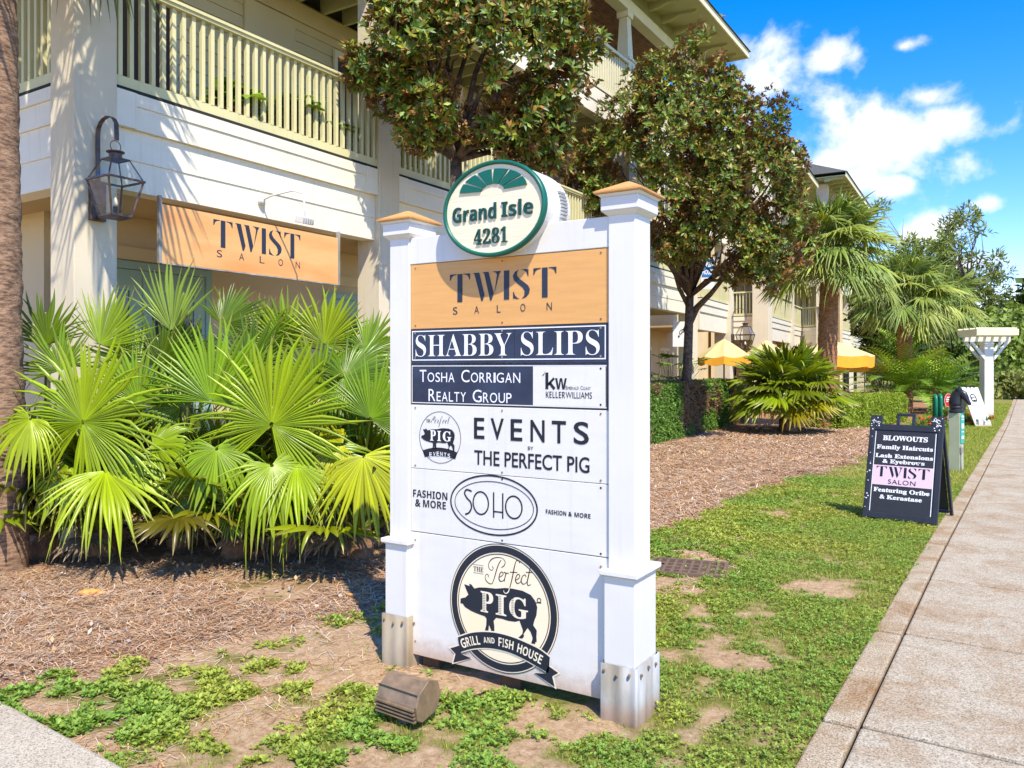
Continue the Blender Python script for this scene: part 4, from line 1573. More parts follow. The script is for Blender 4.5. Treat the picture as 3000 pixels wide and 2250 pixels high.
def wing(P0, P1, z2, rail_m='rail', cols=(1, 1), top=10.5, depth=2.2, cw=.5, floors=3, ground=True, pitch=.13, eave=True, solid_back=True):
    d = Vector((P1[0] - P0[0], P1[1] - P0[1]))
    L = d.length
    u = d / L
    n_ = Vector((u.y, -u.x))
    fr = (P0, tuple(u), tuple(n_))
    for k, on in enumerate(cols):
        if on:
            b = MB(*fr)
            a = 0 if k == 0 else L - cw
            b.box(a, a + cw, -.5, .04, -.1, top - .2)
            b.build('column', M['stucco'], far)
    a0, a1 = (cw if cols[0] else 0), L - (cw if cols[1] else 0)
    for fl in range(1, floors):
        z = z2 + (fl - 1) * 3.1
        b = MB(*fr)
        b.box(a0, a1, -.3, -.02, z - .17, z)
        b.box(a0, a1, -.3, -.05, z - .42, z - .171)
        b.box(a0, a1, -.3, -.085, z - .98, z - .421)
        fa = b.build('fascia', M['white_board'], far)
        b = MB(*fr)
        b.box(a0, a1, -.3, -.03, z + .001, z + .03)
        b.build('drip_gap', M['dark_gap'], fa)
        r = rail_mesh(0, a0, a1, -.02, z + .035, z + 1.05, fr, pitch).build('railing', M[rail_m], far)
        b = MB(*fr)
        b.box(a0, a1, -.1, .02, z + 1.0, z + 1.06)
        b.build('handrail', M[rail_m], r)
        b = MB(*fr)
        b.box(a0 - .2, a1 + .2, -depth, -.301, z - .9, z - .84)
        b.build('soffit', M['ceil'], far)
    b = MB(*fr)
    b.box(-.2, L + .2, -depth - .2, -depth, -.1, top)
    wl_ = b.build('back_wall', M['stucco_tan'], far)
    for fl in range(floors):
        z = .1 if fl == 0 else z2 + (fl - 1) * 3.1
        k = max(1, int(L / 1.8))
        for j in range(k):
            a = L * (j + .5) / k
            b = MB(*fr)
            b.box(a - .45, a + .45, -depth, -depth + .03, z + .05, z + 2.2)
            wf = b.build('window', M['glass'], far)
            b = MB(*fr)
            b.box(a - .52, a + .52, -depth, -depth + .045, z + 2.2005, z + 2.3)
            b.box(a - .52, a - .451, -depth, -depth + .045, z + .05, z + 2.2)
            b.box(a + .451, a + .52, -depth, -depth + .045, z + .05, z + 2.2)
            b.box(a - .025, a + .025, -depth + .0305, -depth + .04, z + .05, z + 2.2)
            b.build('window_frame', M['cream'], wf)
    if eave:
        b = MB(*fr)
        b.box(-.8, L + .8, -depth, 1.0, top - .06, top)
        b.build('eave_soffit', M['soffit'], far)
        b = MB(*fr)
        b.box(-.8, L + .8, 1.0, 1.04, top - .1, top + .14)
        b.build('eave_board', M['cream'], far)
        for k in range(int(L / .9) + 2):
            scroll_bracket(fr, -.7 + .9 * k, -.0, .9, top - .061).build('bracket', M['soffit'], far)
        b = MB(*fr)
        i = 0
        b.v += [b.w(-.9, 1.1, top + .141), b.w(L + .9, 1.1, top + .141), b.w(L + .9, -8, top + .141), b.w(-.9, -8, top + .141), b.w(min(3, L * .45), -3.5, top + 2.4), b.w(max(L - 3, L * .55), -3.5, top + 2.4)]
        b.f += [[0, 1, 5, 4], [1, 2, 5], [2, 3, 4, 5], [3, 0, 4], [3, 2, 1, 0]]
        b.build('roof', M['roof'], far)
    return fr


wing((-8.25, 24.4), (-8.45, 28.2), 3.87, cols=(0, 1), eave=False, top=9.8)
wing((-10.5, 34.0), (-9.25, 34.0), 3.87, cols=(0, 0), eave=False, depth=2.5, top=9.8)
b = MB()
b.box(-9.25, -8.6, 33.7, 34.35, -.1, 10.5)
b.build('column', M['stucco'], far)
wing((-8.75, 34.4), (-9.1, 40.4), 3.87, cols=(0, 1), top=10.6)
wing((-9.25, 40.6), (-9.4, 43.6), 3.80, cols=(0, 0), eave=False, top=10.6)
wing((-9.4, 43.7), (-8.1, 42.9), 3.80, cols=(0, 0), eave=False, depth=.8, top=10.6, pitch=.15)
wing((-8.1, 43.2), (-8.4, 53.0), 3.87, cols=(1, 1), top=11.3)
wing((-8.6, 53.2), (-9.0, 62.0), 3.87, cols=(1, 1), eave=False, top=10.2)
# dark shopfront doors at the far ground floor
for X_, Y_ in ((-7.9, 45.0), (-7.95, 47.5), (-8.0, 49.6)):
    door(far, 0, 1.1, -.02, .1, 2.5, ((X_ - .25, Y_), (-.03, 1), (1, .03)), m=M['black_metal'], handle=False)
b = MB()
b.box(-8.6, -8.35, 43.4, 52.6, -.1, 2.9)
b.build('shop_wall', M['stucco'], far)

# solid rear parts of both buildings
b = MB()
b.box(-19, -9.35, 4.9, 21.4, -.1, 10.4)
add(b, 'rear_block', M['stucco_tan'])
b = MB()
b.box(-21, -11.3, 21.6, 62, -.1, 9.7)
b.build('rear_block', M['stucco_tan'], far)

# ------------------------------------------------------------------ palms and palmettos
M['fan'] = leaf_mat('palmetto_leaf', rough=.33, trans=.28, spec=.5)
M['sabal'] = leaf_mat('cabbage_palm_leaf', rough=.45, trans=.25, spec=.4)
M['sago'] = leaf_mat('sago_leaf', rough=.35, trans=.15, spec=.5)
M['magnolia'] = leaf_mat('magnolia_leaf', back=(.26, .14, .045, 1), rough=.42, trans=.06, spec=.32)
M['hedge'] = leaf_mat('hedge_leaf', rough=.5, trans=.25, spec=.3)
M['tree_leaf'] = leaf_mat('tree_leaf', rough=.6, trans=.25, spec=.2)
M['weed'] = leaf_mat('weed_leaf', rough=.55, trans=.3, spec=.3)
M['straw'] = attr_mat('pine_straw', .85, .15)
M['petal'] = attr_mat('petal', .6, .2)
M['hedge_core'] = mat('hedge_twigs', lin(58, 52, 34), 0.95, 0.4, 20)


def fan_geo(H, axis, normal, R, arc=300, nseg=34, droop=.2, fused=.60, col=(.17, .30, .025), rng=None, tipcol=(.34, .26, .08), pleat=.8, cup=.0, stiff=1.0, base=None, pet_r=.012):
    """one fan leaf: pleated segments joined to about half way, then split, tips hanging; with its stalk when base is given"""
    rng = rng or RNG
    H, y = Vector(H), Vector(axis).normalized()
    z = Vector(normal)
    z = (z - y * z.dot(y)).normalized()
    x = y.cross(z)
    X_, Y_, Z_, H_ = (np.array(v) for v in (x, y, z, H))
    T = np.array([.03, .22, .42, .58, .74, .88, 1.0])
    half = math.radians(arc) / 2
    th = np.linspace(-half, half, nseg) + rng.normal(0, .012, nseg)
    dth = 2 * half / (nseg - 1) / 2
    V, C, F = [], [], []
    col = np.array(col)
    for i in range(nseg):
        k = abs(th[i]) / half
        L = R * (1 - .22 * k * k) * rng.uniform(.86, 1.07)
        fz = fused * (1 - .35 * k) * rng.uniform(.9, 1.1)
        w = np.where(T <= fz, 1, np.clip(1 - (T - fz) / (1 - fz), 0, 1) ** .8) * dth * np.minimum(T, fz + .15 * (T - fz)) * L * 1.02 + .0008
        ds = droop * rng.uniform(.25, 1.7) * (.7 + .6 * k) + (.5 if rng.random() < .07 else 0)
        tw = rng.normal(0, .09) * np.maximum(T - fz, 0) * 1.5
        a = th[i] + tw
        dirv = np.cos(a)[:, None] * Y_ + np.sin(a)[:, None] * X_
        per = -np.sin(a)[:, None] * Y_ + np.cos(a)[:, None] * X_
        mid = H_ + dirv * (T * L)[:, None]
        mid = mid + Z_ * (cup * k * k * T * L)[:, None]
        hang = np.maximum(T - fz * .75, 0) ** 1.7 * ds * L * 1.7
        mid[:, 2] -= hang
        mid -= dirv * (hang * .35)[:, None]
        up = Z_ * (w * pleat)[:, None]
        l, r = mid - per * w[:, None] - up, mid + per * w[:, None] - up
        m = mid + up
        n0 = sum(len(v) for v in V)
        V.append(np.stack([l, m, r], 1).reshape(-1, 3))
        sh = rng.uniform(.70, 1.22)
        tip = np.clip((T - rng.uniform(.84, .98)) * 10, 0, 1)[:, None]
        c = col * sh * (1 + .25 * (T[:, None] < .15))
        c = c * (1 - tip) + np.array(tipcol) * tip
        C.append(np.repeat(c, 3, 0))
        n = len(T)
        for j in range(n - 1):
            p = n0 + j * 3
            F += [(p, p + 1, p + 4, p + 3), (p + 1, p + 2, p + 5, p + 4)]
    V, C, F = np.concatenate(V), np.concatenate(C), np.array(F)
    if base is not None:
        B0 = Vector(base)
        mdl = (B0 + H) / 2 + Vector((0, 0, .12 * (H - B0).length))
        mb = MB()
        mb.tube([B0, B0.lerp(mdl, .6), mdl, mdl.lerp(H, .55), H], [pet_r * 1.4, pet_r * 1.2, pet_r, pet_r * .9, pet_r * .6], 5, cap=False)
        pv_ = np.array([tuple(v) for v in mb.v])
        F = np.concatenate([F, np.array(mb.f) + len(V)])
        V = np.concatenate([V, pv_])
        C = np.concatenate([C, np.tile(col * .75 + .02, (len(pv_), 1))])
    return V, F, C


def join_geo(parts):
    n, V, F, C = 0, [], [], []
    for v, f, c in parts:
        V.append(v)
        F.append(f + n)
        C.append(c)
        n += len(v)
    return np.concatenate(V), np.concatenate(F), np.concatenate(C)


RIGHT, FWD = Vector((CY, SY, 0)), Vector((-SY, CY, 0))
SUNH = sun_vec.normalized()
GREEN = (.17, .30, .022)


def lime(c):
    return (c[0] * 1.58 + .008, c[1] * 1.26, c[2] * .35)


def img_dir(deg, away=0.0):
    a = math.radians(deg)
    return (RIGHT * math.cos(a) + Z * math.sin(a) + FWD * away).normalized()


shrubs = [
    # base x, depth, label, key fronds (x, y, depth, R, angle, away, arc, droop, colour, normal mix towards viewer)
    (95, 6.95, 'palmetto shrub squeezed between the left palm trunk and the column', [
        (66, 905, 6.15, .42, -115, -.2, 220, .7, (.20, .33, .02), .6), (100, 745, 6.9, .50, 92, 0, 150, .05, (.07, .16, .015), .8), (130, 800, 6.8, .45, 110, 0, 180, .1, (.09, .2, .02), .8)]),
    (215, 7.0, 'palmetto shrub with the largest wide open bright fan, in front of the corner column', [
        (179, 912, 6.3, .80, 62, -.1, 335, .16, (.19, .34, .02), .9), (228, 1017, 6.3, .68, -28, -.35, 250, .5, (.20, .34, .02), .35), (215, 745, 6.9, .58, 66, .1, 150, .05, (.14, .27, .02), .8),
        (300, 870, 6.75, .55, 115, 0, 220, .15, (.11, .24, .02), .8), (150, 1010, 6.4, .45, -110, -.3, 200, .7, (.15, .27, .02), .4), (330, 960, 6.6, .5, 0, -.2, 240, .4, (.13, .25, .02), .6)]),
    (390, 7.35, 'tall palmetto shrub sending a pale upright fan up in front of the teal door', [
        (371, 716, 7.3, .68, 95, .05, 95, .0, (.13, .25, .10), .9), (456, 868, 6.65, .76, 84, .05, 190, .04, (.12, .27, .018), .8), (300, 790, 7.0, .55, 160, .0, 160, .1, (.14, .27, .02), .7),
        (345, 790, 7.3, .6, 72, 0, 200, .1, (.05, .12, .012), .8), (415, 785, 7.5, .55, 105, 0, 180, .1, (.06, .14, .015), .8), (390, 880, 6.9, .5, 150, 0, 220, .2, (.10, .22, .02), .7), (478, 700, 7.6, .50, 45, .1, 190, .1, (.06, .14, .015), .7), (468, 970, 6.4, .50, -80, -.3, 260, .5, (.13, .27, .018), .45)]),  # darkest fans carry the shade inside the clump in their colour
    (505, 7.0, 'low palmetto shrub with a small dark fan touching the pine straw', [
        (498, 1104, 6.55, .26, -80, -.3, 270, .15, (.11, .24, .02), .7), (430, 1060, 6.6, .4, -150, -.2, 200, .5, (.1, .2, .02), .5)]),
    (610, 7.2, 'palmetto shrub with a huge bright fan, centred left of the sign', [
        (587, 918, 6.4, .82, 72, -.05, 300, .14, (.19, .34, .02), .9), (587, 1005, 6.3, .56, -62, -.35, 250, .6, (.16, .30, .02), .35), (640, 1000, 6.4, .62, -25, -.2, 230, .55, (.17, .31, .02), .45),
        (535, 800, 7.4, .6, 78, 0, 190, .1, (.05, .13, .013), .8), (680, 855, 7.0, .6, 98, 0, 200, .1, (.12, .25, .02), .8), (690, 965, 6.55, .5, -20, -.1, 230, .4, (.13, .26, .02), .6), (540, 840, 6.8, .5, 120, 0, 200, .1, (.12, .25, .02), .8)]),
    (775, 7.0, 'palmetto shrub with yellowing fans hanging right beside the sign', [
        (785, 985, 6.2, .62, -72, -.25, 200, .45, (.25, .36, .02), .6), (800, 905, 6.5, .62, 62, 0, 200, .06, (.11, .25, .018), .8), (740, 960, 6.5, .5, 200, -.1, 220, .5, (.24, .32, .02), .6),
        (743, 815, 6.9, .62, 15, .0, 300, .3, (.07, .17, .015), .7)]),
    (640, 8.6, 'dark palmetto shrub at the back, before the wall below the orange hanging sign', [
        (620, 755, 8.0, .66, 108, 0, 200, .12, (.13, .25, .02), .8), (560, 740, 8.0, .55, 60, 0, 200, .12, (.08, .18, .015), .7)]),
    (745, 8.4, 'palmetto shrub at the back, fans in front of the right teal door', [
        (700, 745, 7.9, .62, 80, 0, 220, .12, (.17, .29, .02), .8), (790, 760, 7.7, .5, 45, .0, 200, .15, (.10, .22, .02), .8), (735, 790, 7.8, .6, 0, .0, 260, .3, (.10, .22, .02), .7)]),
]
for si, (bx, d, label, key) in enumerate(shrubs):
    rng = np.random.default_rng(100 + si)
    p0 = at(bx, HPX, d)
    p0.z = 0
    root = thing('palmetto_shrub', label, 'palm shrub', p0, 'palmetto shrubs in the bed left of the sign')
    b = MB()
    b.tube([p0 + Vector((0, 0, -.05)), p0 + Vector((.02, .01, .14)), p0 + Vector((.03, .02, .26))], [.13, .11, .07], 9)
    b.build('stem', M['boot'], root)
    st = p0 + Z * .22
    for (x, y, dd_, R_, ang, away, arc, droop, c, nm) in key:
        H = at(x, y, dd_)
        nrm = (-FWD * nm + Z * (1 - nm) + SUNH * .35).normalized()
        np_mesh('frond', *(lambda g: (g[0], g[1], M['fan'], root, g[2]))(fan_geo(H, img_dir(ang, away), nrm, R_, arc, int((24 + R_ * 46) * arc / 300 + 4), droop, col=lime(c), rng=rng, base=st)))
    for k in range(15 if si < 6 else 11):
        az = rng.uniform(0, 2 * math.pi)
        el = rng.uniform(.25, 1.25)
        dv = Vector((math.cos(az) * math.cos(el), math.sin(az) * math.cos(el), math.sin(el)))
        ln = rng.uniform(.42, .85)
        H = st + dv * ln
        ax = (dv + Z * rng.uniform(-.5, .1)).normalized()
        nrm = Z - ax * ax.z if ax.z < .8 else Vector((-math.cos(az), -math.sin(az), .3)) * -1
        sh = rng.uniform(.25, .95)  # fans coloured darker to put shaded gaps into the clump
        cc = (.14 * sh + rng.uniform(0, .04), .27 * sh, .02)
        np_mesh('frond', *(lambda g: (g[0], g[1], M['fan'], root, g[2]))(fan_geo(H, ax, nrm, rng.uniform(.42, .62), rng.uniform(220, 300), 26, rng.uniform(.15, .45), col=lime(cc), rng=rng, base=st)))
    for k in range(6):                      # young upright fans, still half closed
        az = rng.uniform(0, 2 * math.pi)
        el = rng.uniform(1.0, 1.45)
        dv = Vector((math.cos(az) * math.cos(el), math.sin(az) * math.cos(el), math.sin(el)))
        H = st + dv * rng.uniform(.45, .8)
        ax = (dv + Vector((rng.uniform(-.2, .2), rng.uniform(-.2, .2), .2))).normalized()
        nrm = (-FWD + RIGHT * rng.uniform(-.6, .6)).normalized()
        sh = rng.uniform(.5, 1.05)
        np_mesh('frond', *(lambda g: (g[0], g[1], M['fan'], root, g[2]))(fan_geo(H, ax, nrm, rng.uniform(.45, .65), rng.uniform(60, 150), 20, .06, fused=.5, col=lime((.14 * sh, .27 * sh, .02)), rng=rng, base=st)))
    for k in range(3):                      # old grey-brown fans lying under the living ones
        az = rng.uniform(0, 2 * math.pi)
        dv = Vector((math.cos(az), math.sin(az), rng.uniform(-.1, .25))).normalized()
        H = st + dv * rng.uniform(.3, .45)
        H.z = max(H.z, .12)
        np_mesh('dead_frond', *(lambda g: (g[0], g[1], M['straw'], root, g[2]))(fan_geo(H, dv + Z * -.25, Z, rng.uniform(.3, .42), 200, 18, .35, col=(.20, .14, .085), rng=rng, tipcol=(.26, .2, .14), base=st)))


def trunk_mesh(name, pts, rad, m, parent, n=20, rough=.012, seed=0):
    """trunk with ring scars"""
    P = [Vector(p) for p in pts]
    tot = sum((b_ - a_).length for a_, b_ in zip(P[:-1], P[1:]))
    K = max(8, int(tot / .05))
    V, F = [], []
    for i in range(K + 1):
        t = i / K * (len(P) - 1)
        j = min(int(t), len(P) - 2)
        c = P[j].lerp(P[j + 1], t - j)
        r = np.interp(i / K, np.linspace(0, 1, len(rad)), rad)
        for q in range(n):
            a = 2 * math.pi * q / n
            rr = r + rough * (.6 * ((i * .37 + .15 * math.sin(a * 2)) % 1) + .5 * float(vnoise(np.array([a * 2.2 + seed]), np.array([i * .55]), seed)[0]))
            V.append((c.x + rr * math.cos(a), c.y + rr * math.sin(a), c.z))
    for i in range(K):
        for q in range(n):
            F.append((i * n + q, i * n + (q + 1) % n, (i + 1) * n + (q + 1) % n, (i + 1) * n + q))
    return np_mesh(name, V, np.array(F), m, parent, smooth=True)


def cabbage_palm(base, top, r, label, nfr, R_, pet, seed, down=.55, colr=((.22, .28, .05), (.13, .20, .03)), nboot=26, fronds_as_parts=False, zlift=0.0, bark='palm_bark'):
    rng = np.random.default_rng(seed)
    base, top = Vector(base), Vector(top)
    root = thing('palm_tree', label, 'palm tree', base, 'palms with fan leaves and bare trunks')
    trunk_mesh('trunk', [base - Z * .1, base.lerp(top, .5), top], [r * 1.12, r, r * .98, r * .9], M[bark], root, 22, .02, seed)
    b = MB()
    for k in range(nboot):
        az = k * 2.4 + rng.uniform(-.2, .2)
        z0 = -.55 + .75 * k / nboot
        o = Vector((math.cos(az), math.sin(az), 0))
        p = top + o * r * .8 + Z * z0
        q = p + o * rng.uniform(.14, .34) * r / .2 + Z * rng.uniform(.1, .38)
        q2 = q + Vector((rng.uniform(-.12, .12), rng.uniform(-.12, .12), rng.uniform(-.05, .25)))
        b.bar(p, q, .10 * r / .2, .035)
        b.bar(q, q2, .055 * r / .2, .02)
    b.build('leaf_bases', M['boot'], root)
    parts = []
    for k in range(nfr):
        az = k * 2.39996 + rng.uniform(-.25, .25)
        t = (k + .5) / nfr
        el = math.radians(84 - 118 * t ** .9 * (.66 + down * .4)) + rng.uniform(-.12, .12)
        dv = Vector((math.cos(az) * math.cos(el), math.sin(az) * math.cos(el), math.sin(el)))
        st = top + Z * (.1 + .25 * (1 - t))
        ln = pet * rng.uniform(.8, 1.15)
        H = st + dv * ln - Z * .12 * ln
        ax = (dv - Z * (.25 + .5 * t)).normalized()
        nrm = Z - ax * ax.z if abs(ax.z) < .92 else Vector((math.cos(az), math.sin(az), .2)) * (1 if ax.z < 0 else -1)
        m_ = rng.uniform(0, 1) * (.4 + .6 * t)
        c = np.array(colr[1]) * (1 - m_) + np.array(colr[0]) * m_
        g = fan_geo(H, ax, nrm, R_ * rng.uniform(.85, 1.1), rng.uniform(240, 300), 38, rng.uniform(.22, .5), fused=.42, col=c, rng=rng, tipcol=(.34, .30, .12), cup=-.2, base=st, pet_r=.016)
        if fronds_as_parts:
            np_mesh('frond', g[0], g[1], M['sabal'], root, g[2])
        else:
            parts.append(g)
    if parts:
        g = join_geo(parts)
        np_mesh('crown', g[0], g[1], M['sabal'], root, g[2])
    return root


q = at(-2, 797, 6.45)
cabbage_palm((q.x, q.y, 0), (q.x - .07, q.y - .05, 6.05), .185, 'thick grey brown palm trunk cut by the left edge of the picture', 26, .95, .95, 5, down=.75, fronds_as_parts=True)
for px, d, zt, zb, r, nf, R_, pet, sd, lab in (
        (1783, 22, 4.55, 0, .25, 46, 1.12, 1.05, 21, 'nearest tall palm behind the fan palm bush, brown trunk leaning against the balconies'),
        (1955, 31, 4.1, 0, .26, 46, 1.25, 1.2, 22, 'middle palm with tan trunk and brown leaf bases above the sago palms'),
        (2022, 39, 4.4, 0, .24, 40, 1.35, 1.35, 23, 'farthest palm with thin grey trunk, partly hidden behind the middle palm')):
    q = at(px, 797, d)
    lean = RIGHT * (.0 if sd != 21 else .12)
    cabbage_palm((q.x, q.y, zb), (q.x + lean.x, q.y + lean.y, zt), r, lab, nf, R_, pet, sd, down=.5, colr=((.42, .46, .09), (.20, .30, .055)), nboot=34, bark='palm_bark_tan')

# fan palm bush in the middle of the bed
rng = np.random.default_rng(77)
q = at(1702, 797, 20.6)
root = thing('fan_palm_bush', 'big round fan palm bush between the hedge and the clipped low hedge', 'palm shrub', (q.x, q.y, 0))
c0 = Vector((q.x, q.y, .35))
b = MB()
b.tube([(q.x, q.y, -.05), (q.x, q.y, .4), (q.x, q.y, .9)], [.24, .22, .16], 10)
b.build('stem', M['boot'], root)
for k in range(46):
    az = k * 2.4
    t = (k + .5) / 46
    el = math.radians(78 - 88 * t)
    dv = Vector((math.cos(az) * math.cos(el), math.sin(az) * math.cos(el), math.sin(el)))
    st = c0 + Z * .5
    H = st + dv * rng.uniform(.75, 1.05)
    H.z = max(H.z, .35)
    ax = (dv - Z * (.15 + .4 * t)).normalized()
    nrm = Z - ax * ax.z
    m_ = rng.uniform(.5, 1.0)
    c = (.15 * m_ + (.06 if t > .8 and rng.random() < .5 else 0), .27 * m_, .02)
    g = fan_geo(H, ax, nrm, rng.uniform(.75, .95), rng.uniform(230, 300), 30, rng.uniform(.2, .4), col=lime(c), rng=rng, base=st)
    np_mesh('frond', g[0], g[1], M['fan'], root, g[2])


def sago(base, h, R_, n, label, seed):
    rng = np.random.default_rng(seed)
    base = Vector(base)
    root = thing('sago_palm', label, 'sago palm', base, 'sago palms by the path')
    b = MB()
    b.tube([base - Z * .05, base + Z * h * .5, base + Z * h], [.17, .19, .16], 10)
    b.build('trunk', M['boot'], root)
    V, F, C = [], [], []
    for k in range(n):
        az = k * 2.4 + rng.uniform(-.2, .2)
        t = (k + .5) / n
        e0, e1 = math.radians(80 - 70 * t), math.radians(20 - 75 * t)
        o = np.array([math.cos(az), math.sin(az), 0])
        side = np.array([-math.sin(az), math.cos(az), 0])
        p = np.array(base + Z * h)
        S_ = 20
        sh = rng.uniform(.35, 1.25)
        L = R_ * rng.uniform(.85, 1.1) * 1.2
        for s_ in range(S_):
            u_ = s_ / S_
            e = e0 + (e1 - e0) * u_
            d_ = o * math.cos(e) + np.array([0, 0, math.sin(e)])
            upv = np.cross(side, d_) * -1
            p2 = p + d_ * L / S_
            if u_ > .12:
                ll = R_ * .15 * math.sin(math.pi * (.12 + .84 * u_)) + .03
                for sg in (-1, 1):
                    tip = p + side * sg * ll * 1.0 + d_ * ll * .55 + upv * ll * .22
                    i = len(V)
                    V += [p - d_ * .035, p + d_ * .045, tip + d_ * .012, tip - d_ * .012]
                    F.append((i, i + 1, i + 2, i + 3))
                    c = np.array([.20, .37, .03]) * sh * rng.uniform(.85, 1.15) + (np.array([.10, .07, 0]) if t < .25 else 0)
                    C += [c] * 4
            i = len(V)
            w = side * .012
            V += [p - w, p + w, p2 + w, p2 - w]
            F.append((i, i + 1, i + 2, i + 3))
            C += [np.array([.14, .2, .03])] * 4
            p = p2
    np_mesh('crown', np.array(V), np.array(F), M['sago'], root, np.array(C))


for px, d, h, R_, n, sd, lab in ((1955, 29.5, .7, 2.15, 52, 1, 'largest dark sago palm in front of the others beside the green rack'), (2030, 31.5, .7, 1.9, 44, 2, 'sago palm at right, its fronds reaching the white post sign'),
                                 (1945, 33.5, 1.9, 2.0, 36, 3, 'taller sago palm with yellowish fronds rising behind, under the middle palm')):
    q = at(px, 797, d)
    sago((q.x, q.y, 0), h, R_, n, lab, sd)

# ------------------------------------------------------------------ broadleaf trees


def unit(n, rng):
    v = rng.normal(size=(n, 3))
    return v / np.linalg.norm(v, axis=1)[:, None]


def leaf_cloud(P, A, per, L, W, spread, rng, cols, fold=.25, jit=.25):
    """rosettes of folded leaves at P pointing along A"""
    n = len(P)
    P, A = np.repeat(P, per, 0), np.repeat(A, per, 0)
    N = n * per
    ref = np.where(np.abs(A[:, 2:3]) < .9, np.array([[0, 0, 1.]]), np.array([[1., 0, 0]]))
    x = np.cross(A, ref)
    x /= np.linalg.norm(x, axis=1)[:, None]
    y = np.cross(A, x)
    phi = np.tile(np.arange(per) * 2.39996, n) + rng.uniform(0, .7, N) + np.repeat(rng.uniform(0, 6.28, n), per)
    sp = np.radians(spread) * rng.uniform(.55, 1.25, N)
    rad = x * np.cos(phi)[:, None] + y * np.sin(phi)[:, None]
    d = A * np.cos(sp)[:, None] + rad * np.sin(sp)[:, None]
    up = A * np.sin(sp)[:, None] - rad * np.cos(sp)[:, None]
    s = np.cross(d, up)
    l = (L * rng.uniform(.7, 1.2, N))[:, None]
    w = (W * rng.uniform(.8, 1.2, N))[:, None]
    P = P + d * (l * .06) + rng.normal(0, jit * float(np.mean(L)) * .3, (N, 3))
    a = P
    m = P + d * l * .5 - up * w * fold
    lf = P + d * l * .52 + s * w
    rt = P + d * l * .52 - s * w
    tp = P + d * l - up * l * .08
    V = np.stack([a, lf, m, rt, tp], 1).reshape(-1, 3)
    i = np.arange(N)[:, None] * 5
    F = np.concatenate([i + np.array([[0, 1, 2]]), i + np.array([[0, 2, 3]]), i + np.array([[1, 4, 2]]), i + np.array([[2, 4, 3]])])
    C = np.repeat(cols(N, np.repeat(np.arange(n), per)), 5, 0)
    return V, F, C


def blob_points(blobs, dens, rng, shell=(.70, 1.02), upb=.25):
    P, A = [], []
    for c, r in blobs:
        c = np.array(c)
        r = np.array(r if hasattr(r, '__len__') else (r, r, r))
        n = int(dens * 4 * math.pi * (np.mean(r) ** 2))
        u_ = unit(n, rng)
        k = rng.uniform(shell[0] ** 2, shell[1] ** 2, n)[:, None] ** .5
        wob = 1 + .16 * np.sin(u_[:, :1] * 7 + c[0]) * np.cos(u_[:, 1:2] * 6 + c[1])
        p = c + u_ * r * k * wob
        a = u_ + np.array([0, 0, upb]) + rng.normal(0, .35, (n, 3))
        P.append(p)
        A.append(a / np.linalg.norm(a, axis=1)[:, None])
    return np.concatenate(P), np.concatenate(A)


def limbs(mb, base, fork, targets, r0, rng, bend=.25):
    base, fork = Vector(base), Vector(fork)
    mid = base.lerp(fork, .5) + Vector((rng.uniform(-.06, .06), rng.uniform(-.06, .06), 0))
    mb.tube([base - Z * .1, base.lerp(mid, .5), mid, fork], [r0 * 1.25, r0 * 1.05, r0 * .95, r0 * .8], 10)
    for t in targets:
        t = Vector(t)
        m1 = fork.lerp(t, .35) + Vector((rng.uniform(-bend, bend), rng.uniform(-bend, bend), rng.uniform(0, bend)))
        m2 = fork.lerp(t, .7) + Vector((rng.uniform(-bend, bend), rng.uniform(-bend, bend), rng.uniform(-bend, bend) * .5))
        mb.tube([fork, m1, m2, t], [r0 * .5, r0 * .36, r0 * .22, r0 * .08], 7)
        for _ in range(3):
            e = m2 + Vector((rng.uniform(-.6, .6), rng.uniform(-.6, .6), rng.uniform(-.2, .6))) * (t - fork).length * .4
            mb.tube([m1.lerp(m2, rng.uniform(.2, 1)), m2.lerp(e, .5), e], [r0 * .2, r0 * .12, r0 * .04], 5)


def mag_cols(rng, warm=.3):
    def f(N, k):
        fresh = rng.random(k.max() + 1)[k] < .05
        c = np.array([.085, .145, .018]) * rng.uniform(.5, 1.7, (N, 1))
        c = c + np.array([.14, .085, 0]) * (rng.random((N, 1)) < warm) * rng.uniform(.3, 1.4, (N, 1))
        c[fresh] = np.array([.24, .24, .03]) * rng.uniform(.6, 1.2, (fresh.sum(), 1))
        rust = rng.random(N) < .13
        c[rust] = np.array([.30, .145, .035]) * rng.uniform(.5, 1.3, (rust.sum(), 1))
        return c
    return f


def magnolia(label, base, fork, blobs_px, r0, dens, L, seed, extra=()):
    rng = np.random.default_rng(seed)
    root = thing('magnolia_tree', label, 'tree', base, 'magnolias in front of the building')
    blobs = [(tuple(at(x, y, d)), rp / FPX * d) for x, y, d, rp in blobs_px]
    P, A = blob_points([(np.array(c) + rng.normal(0, .12, 3) * r, r * rng.uniform(.82, 1.06)) for c, r in blobs], dens, rng, (.5, 1.14))
    gap = fbm(P[:, 0] * 1.5 + P[:, 2] * .9, P[:, 1] * 1.5 - P[:, 2] * 1.3, seed, 2)
    P, A = P[gap > -.12], A[gap > -.12]
    g = leaf_cloud(P, A, 9, L, L * .19, 58, rng, mag_cols(rng))
    np_mesh('crown', g[0], g[1], M['magnolia'], root, g[2])
    b = MB()
    limbs(b, base, fork, [c for c, r in blobs], r0, rng)
    for e in extra:
        b.tube(*e)
    b.build('trunk', M['bark'], root, smooth=True)


